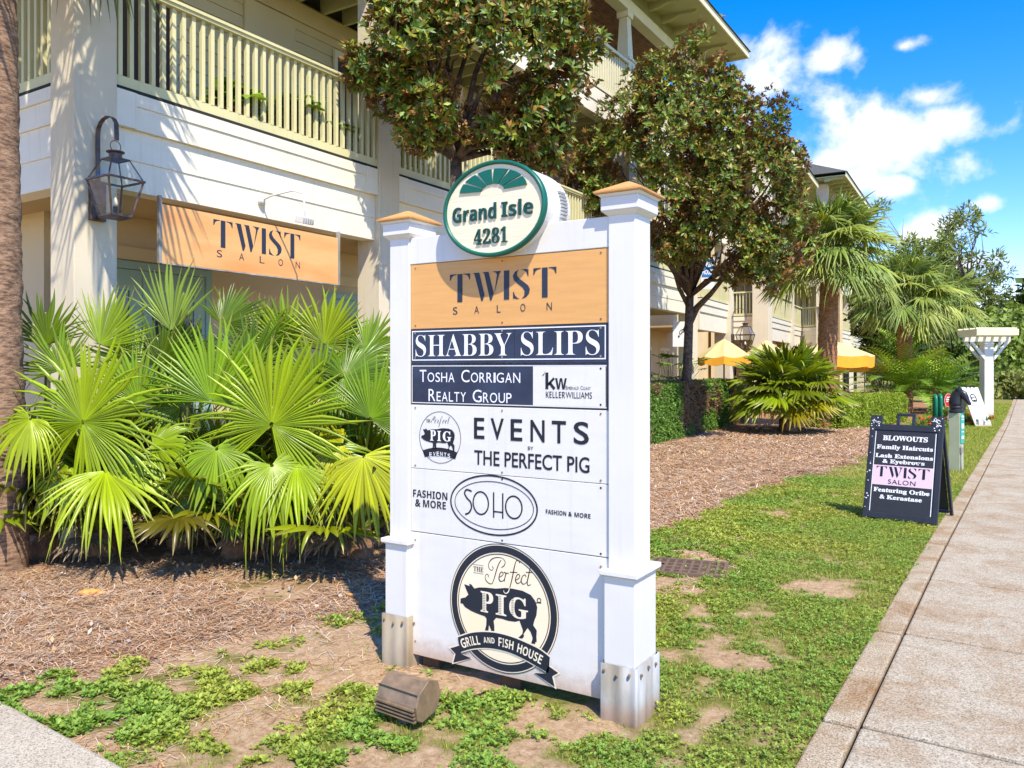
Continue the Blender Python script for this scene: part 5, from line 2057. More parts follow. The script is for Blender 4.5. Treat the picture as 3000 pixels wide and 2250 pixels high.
q = at(985, 797, 10.6)
magnolia('dark magnolia right behind the oval plaque, crown reaching over the balcony', (q.x, q.y, 0), tuple(at(985, 345, 10.6)), [
    (800, 150, 10.3, 50), (862, 190, 10.2, 62), (905, 90, 10.2, 85), (920, 255, 10.2, 62), (985, 40, 10.3, 95), (1000, 190, 10.0, 110), (1080, 95, 10.1, 110), (1090, 270, 10.3, 85),
    (1180, 60, 10.3, 105), (1195, 180, 10.4, 78), (1265, 110, 10.5, 48), (1175, 300, 10.6, 70), (1000, -90, 10.3, 130), (1130, -100, 10.4, 140), (900, -30, 10.3, 80), (1215, 265, 10.9, 42), (845, 10, 10.2, 50), (1060, 335, 10.6, 45)],
         .10, 108, .114, 41)
q = at(1476, 797, 20.0)
magnolia('larger rust tinted magnolia behind the right post, dark forked trunk rising from the hedge', (q.x, q.y, 0), tuple(at(1490, 640, 19.4)), [
    (1525, 110, 16.9, 50), (1445, 185, 16.8, 68), (1372, 255, 16.6, 52), (1520, 210, 16.8, 95), (1590, 190, 17.0, 62), (1640, 270, 17.0, 62), (1560, 300, 16.6, 110), (1420, 330, 16.5, 110), (1325, 335, 16.6, 66),
    (1265, 400, 16.8, 65), (1640, 390, 16.9, 80), (1545, 420, 16.6, 110), (1430, 450, 16.6, 95), (1690, 470, 17.0, 68), (1620, 520, 16.9, 85), (1510, 500, 16.7, 68), (1715, 530, 17.1, 48), (1440, 530, 16.9, 44), (1660, 580, 17.1, 50), (1590, 575, 17.1, 42),
    (1340, 400, 16.8, 80), (1245, 355, 17, 40), (1700, 340, 17.1, 34)],
         .12, 82, .122, 42, extra=[([at(1482, 715, 19.8), at(1505, 665, 19.5), at(1535, 635, 19.0), at(1580, 580, 18.4)], [.09, .08, .06, .04], 8),
                                   ([at(1486, 660, 19.5), at(1468, 625, 19.3), at(1452, 575, 19)], [.06, .05, .03], 7)])


def clump_tree(name, label, base, height, blobs, m_cols, dens, L, seed, r0, group=None, W=.36, per=5, spread=75, trunk=True, bark='bark_pine', mat_='tree_leaf', upb=.2, cat='tree'):
    rng = np.random.default_rng(seed)
    root = thing(name, label, cat, base, group)
    P, A = blob_points(blobs, dens, rng, (.5, 1.05), upb)
    g = leaf_cloud(P, A, per, L, L * W, spread, rng, lambda N, k: m_cols(N, rng), jit=.8)
    np_mesh('crown', g[0], g[1], M[mat_], root, g[2])
    if trunk:
        b = MB()
        base = Vector(base)
        limbs(b, base, base + Z * height * .45, [c for c, r in blobs], r0, rng, .4)
        b.build('trunk', M[bark], root, smooth=True)
    return root


def shade(c, lo=.6, hi=1.3):
    return lambda N, rng: np.array(c) * rng.uniform(lo, hi, (N, 1)) + np.array([.03, .02, 0]) * (rng.random((N, 1)) < .15)


TG = 'trees closing the far end of the path'
rngT = np.random.default_rng(9)


def crown_px(spec, d):
    return [(tuple(at(x, y, d + rngT.uniform(-1, 1))), r / FPX * d) for x, y, r in spec]


def far_tree(label, bx, d, h, spec, c, dens, L, seed, name='leafy_tree', **k):
    q = at(bx, 797, d)
    clump_tree(name, label, (q.x, q.y, 0), h, crown_px(spec, d), shade(c), dens, L, seed, .18, TG, **k)


far_tree('dark rounded magnolia below the middle palm, against the far wing', 1890, 36, 3, [(1880, 690, 45), (1920, 710, 45), (1865, 650, 28), (1900, 740, 40), (1960, 740, 45), (2000, 730, 40)], (.07, .10, .028), 12, .26, 61)
far_tree('tall thin pine with open tufts standing highest against the sky', 2095, 62, 16, [(2085, 470, 24), (2060, 480, 16), (2120, 500, 12), (2050, 520, 24), (2030, 540, 22), (2078, 540, 14), (2110, 560, 16), (2150, 560, 18), (2165, 590, 18), (2130, 600, 22),
         (2105, 620, 24), (2070, 600, 16), (2155, 630, 20), (2120, 655, 30), (2080, 650, 24), (2170, 670, 26), (2185, 640, 12), (2100, 465, 12), (2140, 690, 30), (2045, 495, 14)], (.20, .25, .055), 3.6, .55, 62, name='pine_tree', W=.10, per=9, spread=60)
far_tree('bushy pine left of the tallest pine, behind the palms', 2010, 66, 13, [(2010, 560, 40), (2040, 600, 45), (1985, 610, 45), (2060, 650, 50), (1960, 540, 26), (1905, 450, 14), (2000, 660, 50), (1935, 600, 50)], (.21, .27, .06), 3.4, .6, 63, name='pine_tree', W=.12, per=9, spread=65)
far_tree('dark green tree behind the white post sign, left half', 2060, 50, 7, [(2050, 720, 55), (2090, 740, 50), (2040, 790, 55), (2090, 800, 55), (2010, 790, 50), (2060, 840, 45)], (.13, .20, .045), 6, .38, 64)
far_tree('brighter green tree filling the gap right of the white post sign', 2170, 56, 8, [(2150, 730, 55), (2185, 700, 45), (2200, 760, 60), (2150, 790, 50), (2230, 720, 60), (2225, 800, 60), (2120, 720, 40)], (.24, .33, .07), 6, .40, 65)
far_tree('tall leafy tree at the right edge with pale tips over the path', 2250, 70, 9, [(2240, 690, 50), (2290, 660, 60), (2300, 740, 70), (2235, 640, 22), (2350, 700, 80), (2205, 700, 24)], (.22, .29, .07), 4.4, .5, 66)
far_tree('low yellowish bush at the far bend of the path', 2185, 44, 1.2, [(2160, 850, 26), (2200, 845, 30), (2240, 850, 32), (2180, 825, 24), (2225, 825, 26)], (.26, .29, .08), 10, .28, 67, name='bush', trunk=False)
far_tree('dark bush below the white post sign', 2100, 46, 1.2, [(2095, 850, 30), (2060, 860, 26), (2125, 845, 26)], (.06, .09, .025), 10, .28, 68, name='bush', trunk=False)
far_tree('broad tree at the far left of the tree line, hidden behind the palms', 1900, 75, 9, [(1900, 640, 70), (1960, 680, 70), (1850, 690, 60), (1930, 740, 60), (2010, 720, 60)], (.16, .23, .05), 3, .55, 69)
for k, (bx, d, sp) in enumerate(((2330, 60, 0), (2450, 70, 0), (2600, 64, 0))):
    far_tree(['leafy tree just past the right edge beyond the bend', 'second leafy tree past the right edge', 'third leafy tree past the right edge, farthest out'][k], bx, d, 9,
             [(bx + rngT.uniform(-60, 60), rngT.uniform(650, 800), rngT.uniform(50, 75)) for _ in range(8)], (.08, .12, .03), 2.2, .7, 80 + k)
# a far wood that closes the horizon
rng = np.random.default_rng(90)
n = 5200
ang = rng.uniform(math.radians(-75), math.radians(75), n)
dist = rng.uniform(120, 175, n)
hgt = 4 + 9 * rng.random(n) ** .7
cx_, cy_ = np.sin(ang) * dist, np.cos(ang) * dist
P = np.stack([cx_, cy_, hgt * rng.uniform(.1, 1, n) * (.75 + .3 * np.sin(ang * 40) * np.cos(ang * 17))], 1)
A = unit(n, rng) + np.array([0, 0, .4])
A /= np.linalg.norm(A, axis=1)[:, None]
g = leaf_cloud(P, A, 5, 2.4, .9, 75, rng, lambda N, k: np.array([.07, .11, .03]) * rng.uniform(.5, 1.4, (N, 1)), jit=.8)
tag(np_mesh('far_wood', g[0], g[1], M['tree_leaf'], None, g[2]), 'far wood closing the horizon behind the trees', 'wood', kind='stuff')


# ------------------------------------------------------------------ hedges
def hedge(name, label, P0, P1, depth_, h, cols, seed, L=.035, n=14000, top_soft=.06):
    rng = np.random.default_rng(seed)
    P0, P1 = Vector((*P0, 0)), Vector((*P1, 0))
    u_ = (P1 - P0).normalized()
    nn = Vector((u_.y, -u_.x, 0))            # outwards to the street
    Ln = (P1 - P0).length
    root = thing(name, label, 'hedge', P0, 'clipped hedges')
    b = MB(P0[:2], u_[:2], nn[:2])
    b.box(.08, Ln - .08, -depth_ + .08, -.09, 0, h - .1)
    b.build('twigs', M['hedge_core'], root)
    a = rng.uniform(0, Ln, n)
    kind = rng.random(n)
    o = np.where(kind < .55, 0, np.where(kind < .9, rng.uniform(-depth_, 0, n), -depth_ * rng.integers(0, 2, n)))
    z = np.where((kind >= .55) & (kind < .9), h, rng.uniform(0, h, n))
    ends = kind > .93
    a = np.where(ends, np.where(rng.random(n) < .5, 0, Ln), a)
    o = np.where(ends, rng.uniform(-depth_, 0, n), o)
    lump = .05 * fbm(a * 2.3 + seed, z * 2.3 + o * 2, seed) + .02
    nz_ = np.where((kind >= .55) & (kind < .9), 1., .25)
    no = np.where(kind < .55, 1., 0.)
    na = np.where(ends, np.where(a > 1, 1., -1.), 0)
    pts = np.outer(a + na * lump, np.array(u_)) + np.outer(o + no * lump - .05 * no, np.array(nn)) + np.array(P0)
    pts[:, 2] += z + lump * (nz_ > .5) - .02
    pts += rng.normal(0, .022, (n, 3))
    A = np.outer(na, np.array(u_)) + np.outer(no, np.array(nn)) + np.outer(nz_, [0, 0, 1.]) + rng.normal(0, .45, (n, 3))
    A /= np.linalg.norm(A, axis=1)[:, None]
    g = leaf_cloud(pts, A, 4, L, L * .3, 60, rng, lambda N, k: cols(N, rng, a[k], z[k]), jit=.6)
    np_mesh('foliage', g[0], g[1], M['hedge'], root, g[2])


def brown_patches(N, rng, a, z):
    br = np.clip(fbm(a * 1.1 + 4, z * 1.2, 44) * 2.2 + .15, 0, 1)[:, None]
    c = np.array([.13, .25, .035]) * rng.uniform(.5, 1.5, (N, 1))
    return c * (1 - br) + np.array([.25, .17, .09]) * rng.uniform(.6, 1.2, (N, 1)) * br


hedge('hedge', 'long dark hedge with brown patches below the rust tinted magnolia', (-6.36, 13.0), (-6.87, 24.2), .85, 1.28, brown_patches, 3, .05, 17000)
hedge('hedge', 'bright clipped low hedge between the fan palm bush and the sago palms', (-3.87, 22.9), (-2.8, 27.6), .9, .74, lambda N, rng, a, z: np.array([.27, .37, .03]) * rng.uniform(.65, 1.25, (N, 1)), 4, .05, 12000)
hedge('hedge', 'second bright clipped hedge just behind the low hedge, slightly taller', (-3.6, 26.4), (-2.95, 28.8), .8, .80, lambda N, rng, a, z: np.array([.29, .38, .03]) * rng.uniform(.65, 1.25, (N, 1)), 6, .05, 8000)

# ------------------------------------------------------------------ things standing in the grass and on the patio
def black_aframe():
    C0, C1 = at(1862, 797, 8.9), at(2024, 797, 8.4)
    C0.z = C1.z = 0
    root = thing('sandwich_board', 'black sandwich board with white lettering and a pink band, on the lawn', 'sign', (C0 + C1) / 2)
    u_ = (C1 - C0).normalized()
    back = Vector((-u_.y, u_.x, 0))
    Wd = (C1 - C0).length
    H = 1.17
    up = (Z * 1.10 + back * .30).normalized()
    nrm = u_.cross(up).normalized()

    def pc(a, h, o=0.0):
        return C0 + u_ * a + up * h - nrm * -o

    def slab(b, a0, a1, h0, h1, o0, o1):
        b.hull8([pc(a0, h0, o0), pc(a1, h0, o0), pc(a1, h0, o1), pc(a0, h0, o1), pc(a0, h1, o0), pc(a1, h1, o0), pc(a1, h1, o1), pc(a0, h1, o1)])
    b = MB()
    slab(b, 0, .055, 0, H - .10, -.035, .0)
    slab(b, Wd - .055, Wd, 0, H - .10, -.035, .0)
    slab(b, .055, Wd - .055, .015, .075, -.034, -.001)
    slab(b, .055, Wd - .055, H - .17, H - .10, -.034, -.001)
    slab(b, 0, .125, H - .0999, H + .0, -.034, -.001)
    slab(b, Wd - .125, Wd, H - .0999, H + .0, -.034, -.001)
    slab(b, .275, .31, H - .0999, H - .0, -.030, -.004)
    slab(b, .435, .47, H - .0999, H - .0, -.030, -.004)
    slab(b, .275, .47, H + .0001, H + .03, -.030, -.004)
    fr = b.build('front_frame', M['aframe'], root, bevel=.005)
    b = MB()
    slab(b, .056, Wd - .056, .0755, H - .171, -.030, -.010)
    fp = b.build('front_panel', M['aframe_face'], root)
    O = pc(0, 0, -.010)
    f = Flat(O, u_, up, .002)
    pw = (.075, Wd - .075)
    f.rect(pw[0], pw[1], .385, .605)
    f.build('pink_band', M['pink'], fp)
    f = Flat(O, u_, up, .003)
    Wm = Wd / 2

    def line(t, cx, w_, z0, h_, off=.022):
        f.text(t, cx - w_ / 2, cx + w_ / 2, z0, z0 + h_, offset=off)
    line('𝐁𝐋𝐎𝐖𝐎𝐔𝐓𝐒', Wm, .46, .885, .058)
    line('𝐅𝐚𝐦𝐢𝐥𝐲 𝐇𝐚𝐢𝐫𝐜𝐮𝐭𝐬', Wm, .575, .775, .060)
    line('𝐋𝐚𝐬𝐡 𝐄𝐱𝐭𝐞𝐧𝐬𝐢𝐨𝐧𝐬', Wm, .59, .690, .046)
    line('& 𝐄𝐲𝐞𝐛𝐫𝐨𝐰𝐬', Wm, .43, .618, .056)
    line('𝐅𝐞𝐚𝐭𝐮𝐫𝐢𝐧𝐠 𝐎𝐫𝐢𝐛𝐞', Wm, .57, .295, .060)
    line('& 𝐊𝐞𝐫𝐚𝐬𝐭𝐚𝐬𝐞', Wm, .43, .232, .046)
    f.rect(.066, .074, .09, H - .185)
    f.rect(Wd - .074, Wd - .066, .09, H - .185)
    f.build('lettering', M['white_ink'], fp)
    f = Flat(O, u_, up, .0045)
    twist_word(f, Wm - .27, Wm + .27, .478, .592)
    f.text('SALON', Wm - .14, Wm + .14, .402, .452, spacing=1.1)
    f.build('band_lettering', M['ink'], fp)
    f = Flat(pc(0, 0, 0), u_, up, .002)
    rg = np.random.default_rng(3)
    for k in range(70):
        a, h_ = (rg.normal(Wd - .06, .03), rg.normal(H - .06, .03)) if k < 34 else ((rg.normal(.07, .035), rg.normal(H - .075, .03)) if k < 55 else (rg.uniform(.01, .05), rg.uniform(.1, H - .1)))
        if 0.004 < a < Wd - .004 and h_ < H - .004 and (a < .12 or a > Wd - .12):
            r_ = rg.uniform(.003, .010)
            f.poly([(a + r_ * rg.uniform(.5, 1.2) * math.cos(t), h_ + r_ * rg.uniform(.5, 1.2) * math.sin(t)) for t in np.linspace(0, 6.28, 8)[:-1]])
    f.build('worn_spots', M['white_ink'], fr)
    b = MB()
    top_ = pc(0, H - .04, -.04)
    dn = (Z * -1.12 + back * .42).normalized()
    for a0, a1 in ((0, .05), (Wd - .05, Wd)):
        b.bar(top_ + u_ * (a0 + a1) / 2, top_ + u_ * (a0 + a1) / 2 + dn * 1.17, .05, .03, up=u_)
    b.bar(top_ + u_ * .05 + dn * .25, top_ + u_ * (Wd - .05) + dn * .25, .06, .028)
    b.bar(top_ + u_ * .05 + dn * 1.1, top_ + u_ * (Wd - .05) + dn * 1.1, .06, .028)
    m0 = top_ + dn * .66
    b.hull8([m0 + u_ * a + dn * d_ + back * o for o in (.0, .012) for a, d_ in ((.05, -.38), (Wd - .05, -.38), (Wd - .05, .42), (.05, .42))])
    b.build('rear_leg', M['aframe'], root, bevel=.004)


black_aframe()

# hitching post with a horse head
hp = thing('hitching_post', 'square pale green post topped by a black horse head, beside the path', 'post', (-.80, 15.0, 0))
FH = ((-.80, 15.0), (math.cos(math.radians(-16)), math.sin(math.radians(-16))), (-math.sin(math.radians(-16)), math.cos(math.radians(-16))))
b = MB(*FH)
b.box(-.085, .085, -.085, .085, -.05, .93)
b.build('post', mat('post_green', lin(176, 184, 152), .6, .15, 4), hp, bevel=.006)
b = MB(*FH)
pf = []
for k in range(13):
    t = math.pi * k / 12
    pf.append((.075 * math.cos(t), .86 + .075 * math.sin(t)))
pl_ = [(-.075, .44), (.075, .44)] + pf
b.prism([b.w(.088, a, z) for a, z in pl_], b.u * .012)
pq = b.build('plaque', mat('plaque_teal', lin(70, 176, 160), .45, .1, 4), hp)
f = Flat(b.w(.1005, -.06, .46), b.n, Z, .001)
for z0, z1 in ((.40, .43), (.36, .375), (.22, .30), (.16, .175), (.05, .10)):
    f.rect(.01, .11, z0, z1)
f.build('plaque_marks', M['white_ink'], pq)
b = MB(*FH)
b.tube([b.w(.09, -.06, .40), b.w(.10, -.06, .0)], .012, 6)
b.lathe(b.w(.10, -.06, .33), [(.03, -.04), (.03, .04)], 8)
b.build('conduit', M['galv'], hp)
b = MB(*FH)
b.lathe(b.w(0, 0, .93), [(.10, 0), (.112, .012), (.112, .035), (.092, .05), (.088, .065), (.098, .08), (.098, .10), (.085, .115)], 20)
b.build('ring_base', M['black_metal'], hp, smooth=False)
# head: neck and skull swept as ellipses in the plane of the post's right side
me = bpy.data.meshes.new('horse_head')
secs = [((-.010, 1.03), .096, .080, 90), ((-.012, 1.09), .098, .076, 92), ((-.008, 1.15), .094, .068, 84), ((.008, 1.205), .086, .060, 72), ((.034, 1.245), .076, .054, 46), ((.078, 1.258), .066, .050, 2), ((.118, 1.228), .062, .048, -40),
        ((.150, 1.176), .046, .040, -54), ((.180, 1.122), .030, .032, -58), ((.202, 1.084), .029, .030, -60), ((.212, 1.064), .016, .02, -60)]
V, F = [], []
n = 14
for (a, z), rl, rw, ang in secs:
    t = math.radians(ang)
    nx_, nz_ = -math.sin(t), math.cos(t)
    for k in range(n):
        q = 2 * math.pi * k / n
        V.append(MB(*FH).w(a + nx_ * rl * math.cos(q), rw * math.sin(q), z + nz_ * rl * math.cos(q)))
for i in range(len(secs) - 1):
    F += [[i * n + k, i * n + (k + 1) % n, (i + 1) * n + (k + 1) % n, (i + 1) * n + k] for k in range(n)]
F += [list(range(n))[::-1], [(len(secs) - 1) * n + k for k in range(n)]]
me.from_pydata([tuple(v) for v in V], [], F)
me.update()
hh = link('horse_head', me, M['black_metal'], hp, smooth=True)
b = MB(*FH)
for s_ in (-1, 1):
    b.taper(.045, s_ * .03, .018, 1.295, .003, 1.385)
b.build('ear', M['black_metal'], hh)
b = MB(*FH)
for k in range(7):
    a, z = [(-.088, 1.06), (-.092, 1.11), (-.086, 1.16), (-.068, 1.21), (-.04, 1.255), (-.005, 1.29), (.03, 1.308)][k]
    b.lathe(b.w(a, 0, z - .03), [(.008, 0), (.024, .02), (.024, .04), (.006, .06)], 8, sx=1.0, sy=.8)
b.build('mane', M['black_metal'], hh, smooth=True)

# white board near the far post, seen from its end
wa = thing('sandwich_board', 'white sandwich board with a small black emblem, leaning by the far end of the path', 'sign', (-.7, 26.5, 0))
u_ = Vector((.80, .60, 0))
n_ = Vector((.60, -.80, 0))
O = at(2108, 797, 22.9)
O.z = 0


def lean_board(b, o, u_, w_, h_, lx, th):
    """board w wide whose top is shifted by lx (a vector) over its height"""
    b.hull8([o + u_ * a + t for t in (Vector((0, 0, 0)), n_ * th) for a in (0, w_)] and
            [o, o + u_ * w_, o + u_ * w_ - n_ * th, o - n_ * th, o + lx + Z * h_, o + u_ * w_ + lx + Z * h_, o + u_ * w_ + lx - n_ * th + Z * h_, o + lx - n_ * th + Z * h_])


lx = RIGHT * -.34 - FWD * -.12
b = MB()
u2 = (RIGHT * .97 + FWD * .22).normalized()
n_ = Vector((u2.y, -u2.x, 0))
lean_board(b, O, u2, .56, 1.12, lx, .035)
fb = b.build('front_panel', M['sign_white'], wa, bevel=.006)
b = MB()
O2 = O + FWD * .55 - RIGHT * .62
lean_board(b, O2, u2, .50, 1.08, RIGHT * .24 - FWD * .40, .03)
b.build('rear_panel', mat('board_shaded_grey', lin(178, 180, 176), .6, .15, 3), wa, bevel=.006)  # grey puts the shaded side of the white board into the colour
upv = (lx + Z * 1.12).normalized()
f = Flat(O, u2, upv, .004)
f.ring(.27, .86, .10, .12, .028)
f.text('𝐎𝐆𝐁', .20, .34, .835, .890, offset=.05)
f.stroke([(.19, .775), (.24, .765), (.27, .79), (.31, .765), (.36, .775)], .036)
f.build('emblem', M['ink'], fb)
f = Flat(O, u2, upv, .004)
for z0, a0, a1 in ((.62, .10, .46), (.55, .20, .36), (.48, .17, .40)):
    for k in range(int((a1 - a0) / .03)):
        f.rect(a0 + .03 * k, a0 + .03 * k + .02, z0, z0 + .034)
f.rect(.28, .36, .15, .22)
f.build('lettering', mat('grey_ink', lin(170, 172, 176), .6), fb)
f = Flat(O, u2, upv, .004)
f.disc(.13, .19, .06, .04, 20)
f.build('spot', mat('aqua_ink', lin(80, 190, 196), .5), fb)
b = MB()
for k in range(3):
    p_ = O + u2 * (.14 + .13 * k) + lx * .97 + Z * 1.09
    b.bar(p_ - n_ * .01, p_ + Z * .07 - n_ * .01, .05, .02)
b.build('clips', M['black_metal'], wa)

# green wave rack
br = thing('bike_rack', 'green steel tube loops standing in the bed edge behind the black sandwich board', 'bike rack', (-1.8, 25.2, 0))
for k in range(2):
    o = at(2022 + 11 * k, 797, 22.3)
    o.z = 0
    b = MB()
    dvec = Vector((-.25, .97, 0)).normalized()
    wv = .26
    pts = [o + Z * -.05, o + Z * .78] + [o + dvec * (wv / 2) * (1 - math.cos(t)) + Z * (.78 + .13 * math.sin(t)) for t in [math.pi * i / 8 for i in range(1, 8)]] + [o + dvec * wv + Z * .78, o + dvec * wv + Z * -.05]
    b.tube(pts, .048, 10)
    b.build('loop', M['green_tube'], br, smooth=True)

rs = thing('stake_sign', 'small red round sign on a thin stake among the flowers', 'sign', (-1.6, 26.5, 0))
o = at(2048, 797, 23.8)
o.z = 0
b = MB()
b.tube([o + Z * -.02, o + Z * .7], .012, 6)
b.build('stake', M['galv'], rs)
b = MB()
c_ = o + Z * .72
b.prism([c_ + RIGHT * .125 * math.cos(t) + Z * .21 * math.sin(t) - FWD * .02 for t in [2 * math.pi * i / 28 for i in range(28)]], FWD * .015)
rd = b.build('disc', M['red_sign'], rs)
f = Flat(c_ - FWD * .02, RIGHT, Z, .003)
for z0, a in ((.07, .05), (.01, .075), (-.05, .065)):
    f.rect(-a, a, z0, z0 + .035)
f.ring(0, 0, .118, .2, .008)
f.build('marks', M['white_ink'], rd)

# white T-shaped trellis post
tp = thing('trellis_post', 'tall white post with a slatted arbour head, at the bend of the path', 'post', (-.8, 32.5, 0))
o = at(2131, 797, 28)
o.z = 0
ua, ub = RIGHT, FWD
FT = ((o.x, o.y), tuple(ua[:2]), tuple(ub[:2]))
b = MB(*FT)
b.box(-.16, .16, -.16, .16, -.05, 2.72)
b.build('post', M['sign_white'], tp, bevel=.01)
for dd_ in (-.162, .202):
    b = MB(*FT)
    b.box(-.72, .72, dd_ - .04, dd_, 2.60, 2.76)
    b.build('beam', M['sign_white'], tp, bevel=.006)
    for s_ in (-1, 1):
        b = MB(*FT)
        b.prism([b.w(s_ * a, dd_ - .035, z) for a, z in ((.161, 1.95), (.161, 2.10), (.56, 2.599), (.70, 2.599))], b.n * .035)
        b.build('brace', M['sign_white'], tp, bevel=.004)
for k in range(6):
    b = MB(*FT)
    a = -.66 + .264 * k
    b.prism([b.w(a - .02, y, z) for y, z in ((-.62, 3.02), (-.62, 2.90), (-.52, 2.77), (.52, 2.77), (.62, 2.90), (.62, 3.02))], b.u * .04)
    b.build('rafter', M['cream'], tp, bevel=.004)
for dd_ in (-.56, -.18, .2, .56):
    b = MB(*FT)
    b.box(-.70, .70, dd_ - .03, dd_ + .03, 3.021, 3.07)
    b.build('batten', M['cream'], tp)
b = MB(*FT)
b.box(-.72, .72, -.66, -.625, 2.80, 3.02)
b.build('front_board', M['cream'], tp, bevel=.004)


# umbrellas
def umbrella_cloth():
    m, n, l, p = new_mat('umbrella_canvas')
    g = n.new('ShaderNodeNewGeometry')
    mx = n.new('ShaderNodeMixRGB')
    mx.inputs['Color1'].default_value = lin(240, 228, 168)
    mx.inputs['Color2'].default_value = lin(250, 172, 40)  # underside colour carries the glow of light through the cloth
    l.new(g.outputs['Backfacing'], mx.inputs['Fac'])
    l.new(mx.outputs[0], p.inputs['Base Color'])
    p.inputs['Roughness'].default_value = .8
    tr = n.new('ShaderNodeBsdfTranslucent')
    tr.inputs['Color'].default_value = lin(255, 190, 60)
    ms = n.new('ShaderNodeMixShader')
    ms.inputs['Fac'].default_value = .4
    l.new(p.outputs[0], ms.inputs[1])
    l.new(tr.outputs[0], ms.inputs[2])
    l.new(ms.outputs[0], n['Material Output'].inputs['Surface'])
    return m


M['canvas'] = umbrella_cloth()
M['valance'] = mat('valance_lit_orange', lin(250, 176, 50), .8, .1, 4)  # orange of light coming through the cloth, put into the base colour
for px, d, R_, zr, za, lab in ((1564, 22.5, .74, 2.00, 2.50, 'nearest pale yellow patio umbrella beside the white column, left of the fan palm bush'),
                               (1655, 30.5, .8, 2.2, 2.75, 'pale yellow patio umbrella mostly hidden, its tip over the fan palm bush'),
                               (1795, 28.5, 1.45, 2.12, 2.68, 'wide pale yellow patio umbrella behind the trunk of the nearest tall palm'),
                               (1868, 33, 1.12, 1.86, 2.33, 'low cream patio umbrella with dark pole beside the sago palms'),
                               (1893, 38, 1.1, 2.40, 2.75, 'farthest cream patio umbrella, just above the low one')):
    q = at(px, 797, d)
    o = Vector((q.x, q.y, 0))
    root = thing('patio_umbrella', lab, 'umbrella', o, 'yellow patio umbrellas')
    V, F = [o + Z * za], []
    ns, nr = 8, 4
    sub = 4
    for r in range(1, nr + 1):
        for k in range(ns * sub):
            t = r / nr
            a = 2 * math.pi * k / (ns * sub) + .3
            e = (k % sub) / sub
            poly = math.cos(math.pi / ns) / math.cos((e - .5) * 2 * math.pi / ns)
            sag = .05 * math.sin(math.pi * e) * t
            V.append(o + Vector((math.cos(a), math.sin(a), 0)) * R_ * t * poly + Z * (za + (zr - za) * (t ** 1.12) - sag))
    K = ns * sub
    F += [[0, 1 + k, 1 + (k + 1) % K] for k in range(K)]
    for r in range(nr - 1):
        F += [[1 + r * K + k, 1 + (r + 1) * K + k, 1 + (r + 1) * K + (k + 1) % K, 1 + r * K + (k + 1) % K] for k in range(K)]
    rim = V[1 + (nr - 1) * K:]
    me = bpy.data.meshes.new('canopy')
    me.from_pydata([tuple(v) for v in V], [], F)
    me.update()
    link('canopy', me, M['canvas'], root)
    me = bpy.data.meshes.new('valance')
    me.from_pydata([tuple(v) for v in rim] + [tuple(v * .985 + o * .015 - Z * (.015 * (za - v.z)) - Z * .24 * R_) for v in rim], [], [[k, (k + 1) % K, K + (k + 1) % K, K + k] for k in range(K)])
    me.update()
    link('valance', me, M['valance'], root)
    b = MB()
    b.tube([o, o + Z * (za - .02)], .022, 8)
    b.build('pole', M['black_metal'], root)
    b = MB()
    for k in range(8):
        a = 2 * math.pi * k / 8 + .3
        v = Vector((math.cos(a), math.sin(a), 0))
        b.bar(o + Z * (za - .5), o + v * R_ * .55 + Z * (za + (zr - za) * .52 - .02), .014)
        b.bar(o + Z * (za - .03), o + v * R_ * .97 + Z * (zr + .0), .012)
    b.build('ribs', M['black_metal'], root)

# patio wall, table and chair backs behind the low hedge
pw_ = thing('patio_wall', 'low brick wall with a wooden cap behind the clipped hedges', 'wall', (-4.6, 30.5, 0))
b = MB()
b.box(-6.6, -3.7, 31.6, 31.85, 0, .74)
b.build('brickwork', M['brick'], pw_)
b = MB()
b.box(-6.65, -3.65, 31.55, 31.9, .741, .80)
b.build('cap', M['wood_stake'], pw_)


def chair(x, y, rot, lab):
    root = thing('patio_chair', lab, 'chair', (x, y, 0), 'patio chairs behind the low hedge')
    c, s_ = math.cos(rot), math.sin(rot)
    fr = ((x, y), (c, s_), (-s_, c))
    b = MB(*fr)
    b.box(-.22, .22, -.22, .22, .43, .46)
    b.build('seat', M['brick'], root)
    b = MB(*fr)
    b.tube([b.w(-.22, .22, .46), b.w(-.23, .26, .88), b.w(0, .29, .95), b.w(.23, .26, .88), b.w(.22, .22, .46)], .018, 6)
    for k in range(5):
        b.tube([b.w(-.15 + .075 * k, .23, .46), b.w(-.15 + .075 * k, .28, .90)], .009, 5)
    b.build('backrest', M['bronze'], root)
    for i, j in ((-1, -1), (1, -1), (1, 1), (-1, 1)):
        b = MB(*fr)
        b.tube([b.w(.2 * i, .2 * j, 0), b.w(.2 * i, .2 * j, .43)], .014, 6)
        b.build('leg', M['bronze'], root)


q = at(1845, 797, 27.5)
chair(q.x, q.y, 2.2, 'brown patio chair with bent backrest just behind the low hedge')
q = at(1872, 797, 28.6)
chair(q.x, q.y, 3.4, 'second brown patio chair, nearer to the sago palms')
tb = thing('patio_table', 'round brown patio table between the chairs behind the low hedge', 'table', (q.x - .9, q.y + .2, 0))
b = MB()
b.lathe((q.x - .9, q.y + .2, 0), [(.25, 0), (.25, .03), (.04, .05), (.04, .70)], 14)
b.build('pedestal', M['black_metal'], tb)
b = MB()
b.lathe((q.x - .9, q.y + .2, .70), [(.45, 0), (.45, .03)], 24)
b.build('table_top', M['wood_stake'], tb)

